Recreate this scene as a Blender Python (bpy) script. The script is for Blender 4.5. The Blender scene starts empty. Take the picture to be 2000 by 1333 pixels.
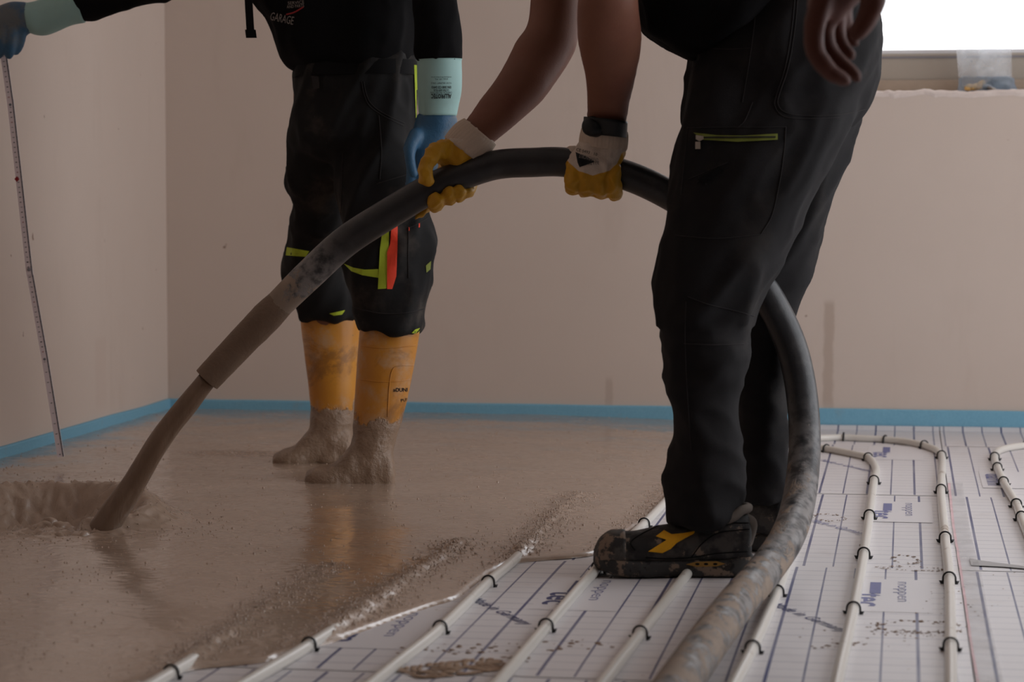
import bpy, bmesh, math, random
import numpy as np
from mathutils import Vector, Matrix, noise
from mathutils.bvhtree import BVHTree

random.seed(7)
SC = bpy.context.scene
COL = SC.collection

# ------------------------------------------------------------------ camera
F = 4700.0                      # focal length in pixels of the 2000 px wide frame
CX, CY = 1000.0, 666.5
H = 0.68                        # camera height
YAW = math.atan2(767.0, F)      # the room's depth axis meets the horizon at x = 1767
PITCH = math.atan2(CY - 370.0, F)
FWD_H = Vector((-math.sin(YAW), math.cos(YAW), 0))
RIGHT = Vector((math.cos(YAW), math.sin(YAW), 0))
UPZ = Vector((0, 0, 1))
FWD = FWD_H * math.cos(PITCH) - UPZ * math.sin(PITCH)
CUP = FWD_H * math.sin(PITCH) + UPZ * math.cos(PITCH)
EYE = Vector((0, 0, H))
cam = bpy.data.cameras.new('camera')
cam.sensor_width = 36.0
cam.lens = F / 2000.0 * 36.0
cam.clip_start = 0.05
cam.dof.use_dof = True
cam.dof.focus_distance = 4.8
cam.dof.aperture_fstop = 5.6
camo = bpy.data.objects.new('camera', cam)
COL.objects.link(camo)
camo.matrix_world = Matrix(((RIGHT.x, CUP.x, -FWD.x, EYE.x), (RIGHT.y, CUP.y, -FWD.y, EYE.y),
                            (RIGHT.z, CUP.z, -FWD.z, EYE.z), (0, 0, 0, 1)))
SC.camera = camo

# ------------------------------------------------------------------ world, daylight, exposure
world = bpy.data.worlds.new('sky')
SC.world = world
world.use_nodes = True
bg = world.node_tree.nodes['Background']
bg.inputs[0].default_value = (0.935, 0.955, 1.0, 1)
bg.inputs[1].default_value = 1.0
SC.view_settings.view_transform = 'Standard'
SC.view_settings.look = 'None'
SC.view_settings.gamma = 1.0
SC.view_settings.use_curve_mapping = False
SC.view_settings.exposure = 1.68
SC.cycles.max_bounces = 10
SC.cycles.diffuse_bounces = 6


# ------------------------------------------------------------------ pixel helpers (2000 x 1333 frame)
def ray(px, py):
    return FWD + RIGHT * ((px - CX) / F) + CUP * ((CY - py) / F)


def P(px, py, d):
    return EYE + ray(px, py) * d


def G(px, py, z=0.0):
    r = ray(px, py)
    return EYE + r * ((z - H) / r.z)


def proj(v):
    w = Vector(v) - EYE
    d = w.dot(FWD)
    return CX + w.dot(RIGHT) / d * F, CY - w.dot(CUP) / d * F, d


YB = G(1640, 838).y             # back wall
XL = G(300, 806, 0.03).x        # left wall
XR = 1.45                       # right wall (outside the frame)
YF = -3.2                       # wall behind the camera
ZC = 2.5


def WB(px, py, y=None):
    r = ray(px, py)
    return EYE + r * ((YB if y is None else y) / r.y)


def WL(px, py):
    r = ray(px, py)
    return EYE + r * (XL / r.x)


# right-wall openings let the daylight in
RW = [(3.3, 6.3, 0.10, 2.25)]   # y0, y1, z0, z1
BW = (WB(1610, 100).x, WB(2420, 100).x, WB(1850, 181).z, 2.2)    # back window x0, x1, z0, z1
for nm, loc, rot, sx, sy in (
        ('daylight_side', (XR + 0.02, (RW[0][0] + RW[0][1]) / 2, (RW[0][2] + RW[0][3]) / 2), (0, math.pi / 2, 0), RW[0][3] - RW[0][2], RW[0][1] - RW[0][0]),
        ('daylight_back', ((BW[0] + BW[1]) / 2, YB + 0.2, (BW[2] + BW[3]) / 2), (-math.pi / 2, 0, 0), BW[1] - BW[0], BW[3] - BW[2])):
    L = bpy.data.lights.new(nm, 'AREA')
    L.shape = 'RECTANGLE'
    L.size, L.size_y = sx, sy
    L.cycles.is_portal = True
    lo = bpy.data.objects.new(nm, L)
    lo.location = loc
    lo.rotation_euler = rot
    COL.objects.link(lo)

# ------------------------------------------------------------------ materials
def lin(c):
    return tuple(((v / 255.0) / 12.92 if v / 255.0 <= 0.04045 else ((v / 255.0 + 0.055) / 1.055) ** 2.4) for v in c)


class NT:
    def __init__(self, name):
        self.m = bpy.data.materials.new(name)
        self.m.use_nodes = True
        self.t = self.m.node_tree
        self.b = self.t.nodes['Principled BSDF']
        self.out = self.t.nodes['Material Output']

    def n(self, typ, **kw):
        nd = self.t.nodes.new('ShaderNode' + typ)
        for k, v in kw.items():
            setattr(nd, k, v)
        return nd

    def l(self, a, b):
        self.t.links.new(a, b)

    def val(self, x, inp):
        if hasattr(x, 'is_linked'):
            self.l(x, inp)
        else:
            inp.default_value = x

    def math(self, op, a, b=0.0, c=0.0):
        nd = self.n('Math', operation=op)
        for x, i in zip((a, b, c), nd.inputs):
            self.val(x, i)
        return nd.outputs[0]

    def rng(self, x, a, b, c=0.0, d=1.0, smooth=True):
        nd = self.n('MapRange')
        if smooth:
            nd.interpolation_type = 'SMOOTHSTEP'
        self.val(x, nd.inputs[0])
        for i, v in enumerate((a, b, c, d)):
            nd.inputs[i + 1].default_value = v
        return nd.outputs[0]

    def coord(self, kind='Object', stretch=(1, 1, 1), rot=(0, 0, 0)):
        if kind == 'World':
            o = self.n('NewGeometry').outputs['Position']
        else:
            o = self.n('TexCoord').outputs[kind]
        if stretch != (1, 1, 1) or rot != (0, 0, 0):
            mp = self.n('Mapping')
            mp.inputs['Scale'].default_value = stretch
            mp.inputs['Rotation'].default_value = rot
            self.l(o, mp.inputs[0])
            o = mp.outputs[0]
        return o

    def noise(self, scale, detail=3.0, rough=0.55, kind='World', stretch=(1, 1, 1), dist=0.0, rot=(0, 0, 0)):
        nd = self.n('TexNoise')
        nd.inputs['Scale'].default_value = scale
        nd.inputs['Detail'].default_value = detail
        nd.inputs['Roughness'].default_value = rough
        nd.inputs['Distortion'].default_value = dist
        self.l(self.coord(kind, stretch, rot), nd.inputs['Vector'])
        return nd.outputs[0]

    def mix(self, f, a, b):
        nd = self.n('Mix', data_type='RGBA')
        self.val(f, nd.inputs[0])
        for x, i in ((a, nd.inputs[6]), (b, nd.inputs[7])):
            if hasattr(x, 'is_linked'):
                self.l(x, i)
            else:
                i.default_value = (*x, 1)
        return nd.outputs[2]

    def bump(self, h, strength=0.3, dist=0.005):
        nd = self.n('Bump')
        nd.inputs['Strength'].default_value = strength
        nd.inputs['Distance'].default_value = dist
        self.l(h, nd.inputs['Height'])
        self.l(nd.outputs[0], self.b.inputs['Normal'])

    def set(self, color=None, rough=None, spec=None, **kw):
        if color is not None:
            if hasattr(color, 'is_linked'):
                self.l(color, self.b.inputs['Base Color'])
            else:
                self.b.inputs['Base Color'].default_value = (*color, 1)
        if rough is not None:
            self.val(rough, self.b.inputs['Roughness'])
        if spec is not None:
            self.val(spec, self.b.inputs['Specular IOR Level'])
        for k, v in kw.items():
            self.val(v, self.b.inputs[k])
        return self.m


def simple(name, rgb, rough=0.6, spec=0.4, var=0.15, scale=20, bump=0.0, bscale=200, dirt=None, stretch=(1, 1, 1), **kw):
    """dirt: list of (rgb, scale, lo, hi, amount)"""
    t = NT(name)
    c = lin(rgb)
    col = t.mix(t.noise(scale, 4, stretch=stretch), tuple(v * (1 - var) for v in c), tuple(min(1, v * (1 + var)) for v in c))
    for drgb, s, lo, hi, am in (dirt or []):
        f = t.math('MULTIPLY', t.rng(t.noise(s, 6, 0.62, stretch=stretch), lo, hi), am)
        col = t.mix(f, col, lin(drgb))
    if bump:
        t.bump(t.noise(bscale, 3), bump, 0.002)
    return t.set(col, rough, spec, **kw)


MAT = {}
MUD = (146, 122, 104)


def make_materials():
    # plaster with drip stains
    t = NT('plaster')
    c = t.mix(t.noise(1.6, 4, 0.6), lin((206, 190, 178)), lin((216, 201, 190)))
    c = t.mix(t.math('MULTIPLY', t.rng(t.noise(0.9, 5, 0.7, stretch=(3, 3, 0.7)), 0.52, 0.72), 0.35), c, lin((192, 174, 161)))
    c = t.mix(t.rng(t.noise(24, 2, 0.5), 0.755, 0.78), c, lin((150, 125, 110)))
    sep = t.n('SeparateXYZ')
    t.l(t.coord('World'), sep.inputs[0])
    wob = t.math('MULTIPLY', t.math('SUBTRACT', t.noise(18, 4), 0.5), 0.02)

    def box(ax, c0, hw, z0, z1):
        dx = t.math('ABSOLUTE', t.math('ADD', t.math('SUBTRACT', ax, c0), wob))
        a = t.rng(dx, hw * 0.6, hw * 1.25, 1, 0)
        b = t.math('MULTIPLY', t.rng(sep.outputs[2], z0, z0 + 0.05), t.rng(sep.outputs[2], z1 - 0.02, z1 + 0.005, 1, 0))
        return t.math('MULTIPLY', a, b)
    for (px, y0, y1, hw, am) in ((1617, 815, 585, 11, 0.42), (1190, 812, 735, 8, 0.3), (318, 790, 380, 14, 0.22)):
        a, b = WB(px, y0), WB(px, y1)
        f = t.math('MULTIPLY', t.math('MULTIPLY', box(sep.outputs[0], a.x, hw / F * 6.8, a.z, b.z), am), t.rng(sep.outputs[0], XL + 0.002, XL + 0.004, 0, 1, False))
        c = t.mix(f, c, lin((158, 134, 116)))
    left = t.rng(sep.outputs[0], XL + 0.004, XL + 0.002, 0, 1, False)
    for (px, y0, y1, hw, am) in ((198, 815, 655, 0.05, 0.10),):
        a, b = WL(px, y0), WL(px, y1)
        f = t.math('MULTIPLY', t.math('MULTIPLY', box(sep.outputs[1], a.y, hw, a.z, b.z), am), left)
        c = t.mix(f, c, lin((172, 136, 118)))
    t.bump(t.noise(140, 4), 0.08, 0.002)
    MAT['plaster'] = t.set(c, 0.9, 0.2)
    MAT['plaster_raw'] = simple('broken plaster', (226, 212, 204), 0.95, 0.1, 0.12, 60, 0.6, 90)
    MAT['ceiling'] = simple('ceiling plaster', (206, 194, 186), 0.95, 0.1, 0.05, 4)
    MAT['concrete'] = simple('concrete base', (120, 112, 105), 0.9, 0.2, 0.15, 8)
    # blue foam
    t = NT('blue foam')
    c = t.mix(t.noise(220, 3), lin((112, 166, 194)), lin((140, 194, 216)))
    c = t.mix(t.math('MULTIPLY', t.rng(t.noise(14, 4), 0.6, 0.75), 0.25), c, lin((150, 150, 150)))
    t.bump(t.noise(400, 3), 0.5, 0.002)
    MAT['foam'] = t.set(c, 0.85, 0.2)
    # printed foil on the insulation panels: grid print in the panel's own coordinates
    U = 0.0776 * H
    t = NT('printed foil')
    sep = t.n('SeparateXYZ')
    t.l(t.coord('Object'), sep.inputs[0])

    def lines(ax, period, hw, soft):
        f = t.math('PINGPONG', t.math('DIVIDE', ax, period), 0.5)      # 0 on a line
        return t.rng(f, hw / period, (hw + soft) / period, 1, 0)
    thick = lines(sep.outputs[0], 2 * U, 0.0022, 0.0006)
    thin = lines(t.math('ADD', sep.outputs[0], U), 2 * U, 0.0013, 0.0005)
    row = lines(sep.outputs[1], U, 0.0007, 0.0006)
    row2 = lines(t.math('ADD', sep.outputs[1], U), 2 * U, 0.0010, 0.0006)
    edge = t.rng(t.math('ABSOLUTE', t.math('SUBTRACT', sep.outputs[1], 10 * U)), 10 * U - 0.010, 10 * U - 0.007, 1, 0, False)
    base = t.mix(t.noise(3, 3), lin((222, 219, 221)), lin((231, 228, 229)))
    base = t.mix(t.math('MULTIPLY', t.rng(t.noise(5, 6, 0.7), 0.55, 0.75), 0.35), base, lin((196, 182, 170)))
    base = t.mix(t.rng(t.noise(60, 4, 0.6), 0.70, 0.74), base, lin((160, 138, 120)))
    ink = lin((46, 55, 112))
    c = t.mix(t.math('MULTIPLY', row, 0.55), base, lin((92, 96, 128)))
    c = t.mix(t.math('MULTIPLY', row2, 0.45), c, lin((92, 96, 128)))
    fade = t.rng(t.noise(4, 2), 0.3, 0.7, 0.75, 1.0)
    c = t.mix(t.math('MULTIPLY', t.math('MULTIPLY', t.math('MAXIMUM', thick, thin), edge), fade), c, ink)
    t.bump(t.noise(9, 3), 0.25, 0.01)
    MAT['foil'] = t.set(c, 0.42, 0.45)
    MAT['foil_plain'] = simple('unprinted foil', (226, 223, 225), 0.42, 0.45, 0.03, 4)
    MAT['grey_foil_shadow'] = simple('grey foil underside and shadow', (178, 175, 174), 0.6, 0.3, 0.05, 20)
    MAT['ink'] = simple('blue print', (50, 58, 112), 0.5, 0.3, 0.15, 60)
    MAT['ink_pale'] = simple('pale blue print', (106, 110, 158), 0.5, 0.3, 0.15, 60)
    MAT['ink_black'] = simple('black print', (24, 26, 28), 0.6, 0.2, 0.2, 80)
    MAT['ink_white'] = simple('pale print', (138, 132, 128), 0.8, 0.2, 0.3, 60)
    MAT['ink_red'] = simple('red print', (150, 40, 45), 0.6, 0.3, 0.1, 60)
    MAT['pink_line'] = simple('pink marker line', (248, 204, 208), 0.6, 0.2, 0.2, 30)
    MAT['pipe'] = simple('white heating pipe', (226, 222, 214), 0.28, 0.5, 0.03, 12, dirt=[((150, 126, 106), 16, 0.63, 0.70, 0.8)])
    MAT['pipe'].node_tree.nodes['Principled BSDF'].inputs['Subsurface Weight'].default_value = 0.15
    MAT['pipe'].node_tree.nodes['Principled BSDF'].inputs['Subsurface Radius'].default_value = (0.01, 0.01, 0.01)
    MAT['clip'] = simple('black clip plastic', (18, 18, 20), 0.4, 0.5, 0.1, 60)
    # wet screed
    t = NT('wet screed')
    n1 = t.noise(2.2, 5, 0.6, stretch=(0.7, 2.2, 1), dist=0.6)
    c = t.mix(n1, lin((170, 146, 127)), lin((184, 161, 142)))
    c = t.mix(t.math('MULTIPLY', t.rng(t.noise(7, 6, 0.65, stretch=(1, 2.5, 1), dist=1.2), 0.55, 0.75), 0.3), c, lin((156, 130, 108)))
    c = t.mix(t.math('MULTIPLY', t.rng(t.noise(90, 3, 0.6), 0.68, 0.74), 0.6), c, lin((112, 90, 72)))
    r = t.rng(t.noise(5, 4, 0.6, stretch=(0.8, 2, 1)), 0.35, 0.7, 0.17, 0.30)
    h1 = t.math('MULTIPLY', t.noise(38, 4, 0.55, stretch=(1, 2.2, 1)), 0.6)
    h2 = t.math('MULTIPLY', t.rng(t.noise(120, 3, 0.6), 0.55, 0.8), 0.5)
    gr = t.n('Attribute', attribute_name='grain').outputs['Fac']
    h3 = t.math('MULTIPLY', t.math('MULTIPLY', t.noise(170, 4, 0.7), gr), 7.0)
    t.bump(t.math('ADD', t.math('ADD', h1, h2), h3), 0.15, 0.006)
    r = t.math('SUBTRACT', r, t.math('MULTIPLY', gr, 0.10))
    MAT['screed'] = t.set(c, r, 0.5, **{'Coat Weight': 0.7, 'Coat Roughness': 0.13, 'Coat IOR': 1.4})
    t = NT('screed jet')
    c = t.mix(t.noise(60, 4, 0.6, stretch=(1, 1, 0.15)), lin((112, 90, 72)), lin((140, 116, 97)))
    t.bump(t.noise(90, 4, stretch=(1, 1, 0.2)), 0.5, 0.004)
    MAT['jet'] = t.set(c, 0.38, 0.5)
    MAT['mud_thin'] = simple('thin mud film', (168, 142, 120), 0.6, 0.35, 0.25, 30, 0.5, 120, dirt=[((128, 100, 78), 22, 0.48, 0.68, 0.7)])
    MAT['mud'] = simple('drying mud', MUD, 0.8, 0.3, 0.2, 40, 0.8, 120, dirt=[((110, 88, 72), 30, 0.5, 0.7, 0.6)])
    # rubber hose: muddy towards the outlet (attribute 'mud' runs along the hose)
    t = NT('muddy rubber hose')
    at = t.n('Attribute', attribute_name='mud').outputs['Fac']
    patch = t.noise(17, 8, 0.66, dist=0.4, stretch=(1.5, 0.8, 1.2))
    m = t.rng(t.math('ADD', patch, t.math('SUBTRACT', at, 0.5)), 0.60, 0.68)
    rub = t.mix(t.noise(30, 5, 0.6), lin((30, 30, 32)), lin((50, 50, 52)))
    rub = t.mix(t.math('MULTIPLY', t.rng(t.noise(9, 5, 0.65), 0.5, 0.72), 0.45), rub, lin((96, 92, 88)))
    rub = t.mix(t.math('MULTIPLY', t.rng(at, 0.36, 0.6), t.rng(t.noise(34, 5, 0.6, stretch=(1, 1, 1)), 0.36, 0.6)), rub, lin((132, 128, 126)))
    c = t.mix(m, rub, t.mix(t.noise(25, 4), lin((122, 106, 93)), lin((170, 152, 136))))
    t.bump(t.math('ADD', t.math('MULTIPLY', m, 0.5), t.math('MULTIPLY', t.noise(80, 4), 0.3)), 0.5, 0.004)
    MAT['hose'] = t.set(c, t.rng(m, 0, 1, 0.42, 0.8), 0.5)
    MAT['mud_coat'] = simple('wet mud coat', (122, 101, 84), 0.6, 0.4, 0.15, 50, 0.6, 160)
    # clothing
    cloth = dict(bump=0.25, bscale=700)
    MAT['black_cloth'] = simple('black knit cloth', (15, 14, 15), 0.95, 0.12, 0.25, 20, **cloth)
    MAT['tee'] = simple('black jersey cloth', (13, 12, 13), 0.95, 0.1, 0.2, 20, **cloth)
    MAT['w1_trousers'] = simple('dusty black work cloth', (24, 23, 23), 0.85, 0.25, 0.3, 14, dirt=[((98, 89, 81), 7, 0.50, 0.78, 0.55), ((170, 162, 155), 150, 0.735, 0.76, 0.8)], **cloth)
    MAT['w2_trousers'] = simple('charcoal work cloth', (25, 23, 24), 0.88, 0.25, 0.2, 14, dirt=[((54, 49, 45), 7, 0.54, 0.76, 0.45), ((150, 140, 132), 150, 0.765, 0.785, 0.6)], **cloth)
    MAT['seam'] = simple('black seam thread', (48, 45, 45), 0.9, 0.2, 0.2, 60)
    MAT['seam_dark'] = simple('dark seam', (14, 13, 14), 0.9, 0.2, 0.2, 60)
    MAT['neon'] = simple('neon yellow tape', (172, 190, 52), 0.7, 0.3, 0.15, 30, dirt=[((90, 84, 50), 25, 0.55, 0.75, 0.6)])
    MAT['neon_dull'] = simple('dull neon zip', (118, 126, 52), 0.7, 0.3, 0.15, 40)
    MAT['red_zip'] = simple('orange red zip tape', (236, 74, 48), 0.6, 0.3, 0.1, 40)
    MAT['metal'] = simple('zip metal', (150, 142, 134), 0.35, 0.5, 0.2, 60, Metallic=0.9)
    MAT['skin'] = simple('skin', (126, 82, 64), 0.55, 0.35, 0.12, 14, 0.15, 260, dirt=[((112, 60, 50), 9, 0.5, 0.75, 0.5)])
    MAT['skin_shaded'] = simple('shaded skin', (92, 54, 44), 0.6, 0.3, 0.2, 30, 0.15, 260, dirt=[((70, 38, 32), 14, 0.5, 0.7, 0.6)])  # shade on the near arm is put into this darker skin colour
    MAT['hair'] = simple('dark hair', (38, 28, 24), 0.7, 0.3, 0.2, 60)
    # yellow boots, mud from the floor upward
    t = NT('yellow rubber with mud')
    sep = t.n('SeparateXYZ')
    t.l(t.coord('World'), sep.inputs[0])
    wob = t.math('MULTIPLY', t.math('SUBTRACT', t.noise(14, 5, 0.65), 0.5), 0.16)
    m = t.rng(t.math('ADD', sep.outputs[2], wob), 0.160, 0.172, 1, 0)
    y = t.mix(t.noise(8, 4), lin((178, 112, 34)), lin((214, 148, 48)))
    y = t.mix(t.math('MULTIPLY', t.rng(t.noise(11, 6, 0.65), 0.48, 0.66), 0.7), y, lin((186, 154, 122)))
    y = t.mix(t.math('MULTIPLY', t.rng(t.noise(9, 6, 0.7, dist=0.8), 0.48, 0.64), 0.6), y, lin((122, 78, 36)))
    y = t.mix(t.rng(t.noise(70, 3), 0.70, 0.74), y, lin((150, 110, 60)))
    c = t.mix(m, y, t.mix(t.noise(30, 5), lin((134, 109, 89)), lin((164, 139, 117))))
    t.bump(t.math('ADD', t.math('MULTIPLY', m, 0.6), t.math('MULTIPLY', t.math('MULTIPLY', t.noise(75, 5, 0.65), m), 1.3)), 0.7, 0.006)
    MAT['boot'] = t.set(c, t.rng(m, 0, 1, 0.45, 0.27), 0.5)
    # gloves
    MAT['g_cyan'] = simple('pale cyan rubber', (150, 184, 180), 0.6, 0.3, 0.06, 12, dirt=[((110, 120, 112), 10, 0.55, 0.8, 0.3)])
    t = NT('blue dipped rubber')
    c = t.mix(t.noise(12, 4), lin((38, 76, 106)), lin((56, 100, 132)))
    c = t.mix(t.rng(t.noise(9, 6, 0.65), 0.46, 0.68, 0, 0.85), c, lin((104, 104, 100)))
    t.bump(t.noise(160, 3), 0.3, 0.003)
    MAT['g_blue'] = t.set(c, 0.5, 0.4)
    t = NT('yellow dip over white knit')
    at = t.n('Attribute', attribute_name='dip').outputs['Fac']
    m = t.rng(t.math('ADD', at, t.math('MULTIPLY', t.math('SUBTRACT', t.noise(60, 3), 0.5), 0.12)), 0.47, 0.53)
    knit = t.mix(t.noise(300, 2), lin((196, 180, 164)), lin((214, 200, 186)))
    knit = t.mix(t.math('MULTIPLY', t.rng(t.noise(18, 4), 0.55, 0.8), 0.4), knit, lin((160, 140, 122)))
    yel = t.mix(t.noise(14, 4), lin((178, 128, 20)), lin((204, 152, 30)))
    yel = t.mix(t.math('MULTIPLY', t.rng(t.noise(22, 5), 0.55, 0.75), 0.4), yel, lin((128, 96, 40)))
    t.bump(t.noise(320, 3), 0.35, 0.002)
    MAT['g_yellow'] = t.set(t.mix(m, knit, yel), t.rng(m, 0, 1, 0.9, 0.5), 0.35)
    MAT['knit'] = simple('ribbed knit', (200, 182, 164), 0.95, 0.1, 0.1, 300)
    MAT['watch'] = simple('black watch rubber', (16, 16, 17), 0.5, 0.4, 0.1, 30)
    MAT['watch_face'] = simple('dark watch glass', (30, 30, 30), 0.15, 0.5, 0.1, 30)
    # safety shoes
    MAT['shoe'] = simple('muddy black shoe leather', (26, 24, 24), 0.6, 0.4, 0.25, 30, 0.6, 120,
                         dirt=[((78, 72, 68), 22, 0.48, 0.66, 0.7), ((132, 112, 96), 38, 0.60, 0.66, 0.7)])
    MAT['shoe_toe'] = simple('muddy toe cap', (36, 33, 32), 0.6, 0.4, 0.25, 30, 0.7, 120,
                             dirt=[((84, 78, 72), 26, 0.42, 0.6, 0.8), ((132, 111, 94), 34, 0.48, 0.53, 0.9)])
    MAT['sole'] = simple('grey shoe sole', (54, 52, 51), 0.7, 0.35, 0.2, 30, 0.6, 90,
                         dirt=[((132, 112, 96), 36, 0.52, 0.58, 0.85), ((20, 18, 18), 48, 0.54, 0.60, 0.9)])
    MAT['collar'] = simple('grey shoe lining', (104, 96, 90), 0.9, 0.15, 0.2, 40)
    MAT['shoe_yellow'] = simple('yellow shoe logo', (226, 164, 28), 0.6, 0.3, 0.2, 40, dirt=[((60, 46, 28), 40, 0.58, 0.66, 0.8)])
    MAT['shoe_ochre'] = simple('ochre sole insert', (150, 112, 52), 0.7, 0.3, 0.2, 40)
    # window and bag
    MAT['frame'] = simple('grey window frame', (168, 158, 146), 0.4, 0.4, 0.03, 10)
    MAT['frame_bright'] = simple('white glazing bead', (226, 226, 228), 0.35, 0.5, 0.02, 10)
    MAT['stone'] = simple('dusty window board', (168, 152, 136), 0.8, 0.2, 0.12, 30)
    t = NT('window glass')
    tr = t.n('BsdfTransparent')
    gl = t.n('BsdfGlossy')
    gl.inputs['Roughness'].default_value = 0.02
    mx = t.n('MixShader')
    mx.inputs[0].default_value = 0.05
    t.l(tr.outputs[0], mx.inputs[1])
    t.l(gl.outputs[0], mx.inputs[2])
    t.l(mx.outputs[0], t.out.inputs[0])
    MAT['glass'] = t.m
    for key, nm, rgb, a in (('film', 'clear plastic film', (225, 228, 232), 0.30), ('film_blue', 'bluish plastic film', (150, 166, 182), 0.5), ('tape', 'clear adhesive tape', (222, 222, 222), 0.28)):
        t = NT(nm)
        t.set(lin(rgb), 0.2, 0.6)
        t.bump(t.noise(22, 3, stretch=(1, 1, 0.4)), 0.35, 0.01)
        tr = t.n('BsdfTransparent')
        tl = t.n('BsdfTranslucent')
        tl.inputs[0].default_value = (*lin(rgb), 1)
        m1 = t.n('MixShader')
        m1.inputs[0].default_value = 0.45
        t.l(t.b.outputs[0], m1.inputs[1])
        t.l(tl.outputs[0], m1.inputs[2])
        m2 = t.n('MixShader')
        t.l(t.rng(t.noise(14, 3), 0.35, 0.7, a * 0.7, a * 1.4), m2.inputs[0])
        t.l(tr.outputs[0], m2.inputs[1])
        t.l(m1.outputs[0], m2.inputs[2])
        t.l(m2.outputs[0], t.out.inputs[0])
        MAT[key] = t.m
    MAT['tan'] = simple('tan wood plug', (208, 168, 104), 0.7, 0.3, 0.1, 30)
    MAT['dark_plastic'] = simple('dark plastic', (44, 44, 46), 0.5, 0.4, 0.1, 30)
    MAT['rule'] = simple('white rule lacquer', (238, 226, 230), 0.5, 0.4, 0.05, 20)
    MAT['rule_edge'] = simple('grey rule edge', (128, 126, 132), 0.5, 0.4, 0.05, 20)


make_materials()

# ------------------------------------------------------------------ object helpers
WLOC = {}


def tag(o, label=None, cat=None, group=None, kind=None):
    for k, v in (('label', label), ('category', cat), ('group', group), ('kind', kind)):
        if v:
            o[k] = v
    return o


def empty(name, loc):
    o = bpy.data.objects.new(name, None)
    o.empty_display_size = 0.05
    COL.objects.link(o)
    o.location = loc
    WLOC[o] = Vector(loc)
    return o


def obj(name, verts, faces, mat, parent=None, smooth=True, origin=None):
    """verts in world space; origin at the bottom centre unless given"""
    v = np.array([tuple(p) for p in verts], dtype=float).reshape(-1, 3)
    if origin is None:
        lo, hi = v.min(0), v.max(0)
        origin = Vector(((lo[0] + hi[0]) / 2, (lo[1] + hi[1]) / 2, lo[2]))
    origin = Vector(origin)
    v = v - np.array(origin)
    me = bpy.data.meshes.new(name)
    me.from_pydata(v.tolist(), [], [tuple(f) for f in faces])
    if smooth:
        me.polygons.foreach_set('use_smooth', [True] * len(me.polygons))
    me.update()
    me.materials.append(MAT[mat] if isinstance(mat, str) else mat)
    o = bpy.data.objects.new(name, me)
    COL.objects.link(o)
    WLOC[o] = origin
    if parent is not None:
        o.parent = parent
        o.location = origin - WLOC[parent]
    else:
        o.location = origin
    return o


def wverts(o):
    me = o.data
    a = np.empty(len(me.vertices) * 3)
    me.vertices.foreach_get('co', a)
    return a.reshape(-1, 3) + np.array(WLOC[o])


def bvh(*objs):
    V, Fs = [], []
    for o in objs:
        b = len(V)
        V += [Vector(v) for v in wverts(o)]
        Fs += [tuple(i + b for i in p.vertices) for p in o.data.polygons]
    return BVHTree.FromPolygons(V, Fs)


def add_attr(o, name, vals):
    a = o.data.attributes.new(name, 'FLOAT', 'POINT')
    a.data.foreach_set('value', np.asarray(vals, dtype=np.float32))


class MB:
    """collects geometry into one mesh"""

    def __init__(self):
        self.v, self.f = [], []

    def add(self, v, f):
        b = len(self.v)
        self.v += [Vector(p) for p in v]
        self.f += [tuple(i + b for i in q) for q in f]
        return self

    def box(self, lo, hi, bevel=0.0):
        x0, y0, z0 = lo
        x1, y1, z1 = hi
        if bevel:
            bm = bmesh.new()
            bmesh.ops.create_cube(bm, size=1)
            for w in bm.verts:
                w.co = Vector(((x0 + x1) / 2 + w.co.x * (x1 - x0), (y0 + y1) / 2 + w.co.y * (y1 - y0), (z0 + z1) / 2 + w.co.z * (z1 - z0)))
            bmesh.ops.bevel(bm, geom=bm.edges[:], offset=bevel, segments=2, affect='EDGES', profile=0.5)
            bm.verts.index_update()
            self.add([w.co.copy() for w in bm.verts], [[w.index for w in q.verts] for q in bm.faces])
            bm.free()
            return self
        self.add([(x0, y0, z0), (x1, y0, z0), (x1, y1, z0), (x0, y1, z0), (x0, y0, z1), (x1, y0, z1), (x1, y1, z1), (x0, y1, z1)],
                 [(3, 2, 1, 0), (4, 5, 6, 7), (0, 1, 5, 4), (1, 2, 6, 5), (2, 3, 7, 6), (3, 0, 4, 7)])
        return self

    def build(self, name, mat, parent=None, smooth=True, origin=None):
        return obj(name, self.v, self.f, mat, parent, smooth, origin)


def catmull(rows, n):
    """rows: array k x m; n samples per span"""
    a = np.array(rows, dtype=float)
    k = len(a)
    if k == 2:
        return np.array([a[0] + (a[1] - a[0]) * t for t in np.linspace(0, 1, n + 1)])
    out = []
    for i in range(k - 1):
        p0 = a[i - 1] if i else 2 * a[0] - a[1]
        p1, p2 = a[i], a[i + 1]
        p3 = a[i + 2] if i + 2 < k else 2 * a[-1] - a[-2]
        for j in range(n):
            t = j / n
            out.append(0.5 * (2 * p1 + (p2 - p0) * t + (2 * p0 - 5 * p1 + 4 * p2 - p3) * t * t + (3 * p1 - p0 - 3 * p2 + p3) * t ** 3))
    out.append(a[-1])
    return np.array(out)


def loft(rings, cap=True):
    m = len(rings[0])
    v = [p for r in rings for p in r]
    f = []
    for i in range(len(rings) - 1):
        for j in range(m):
            a, b = i * m + j, i * m + (j + 1) % m
            f.append((a, b, b + m, a + m))
    if cap:
        for i, rev in ((0, True), (len(rings) - 1, False)):
            c = sum((Vector(p) for p in rings[i]), Vector()) / m
            ci = len(v)
            v.append(c)
            for j in range(m):
                a, b = i * m + j, i * m + (j + 1) % m
                f.append((b, a, ci) if rev else (a, b, ci))
    return v, f


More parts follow.
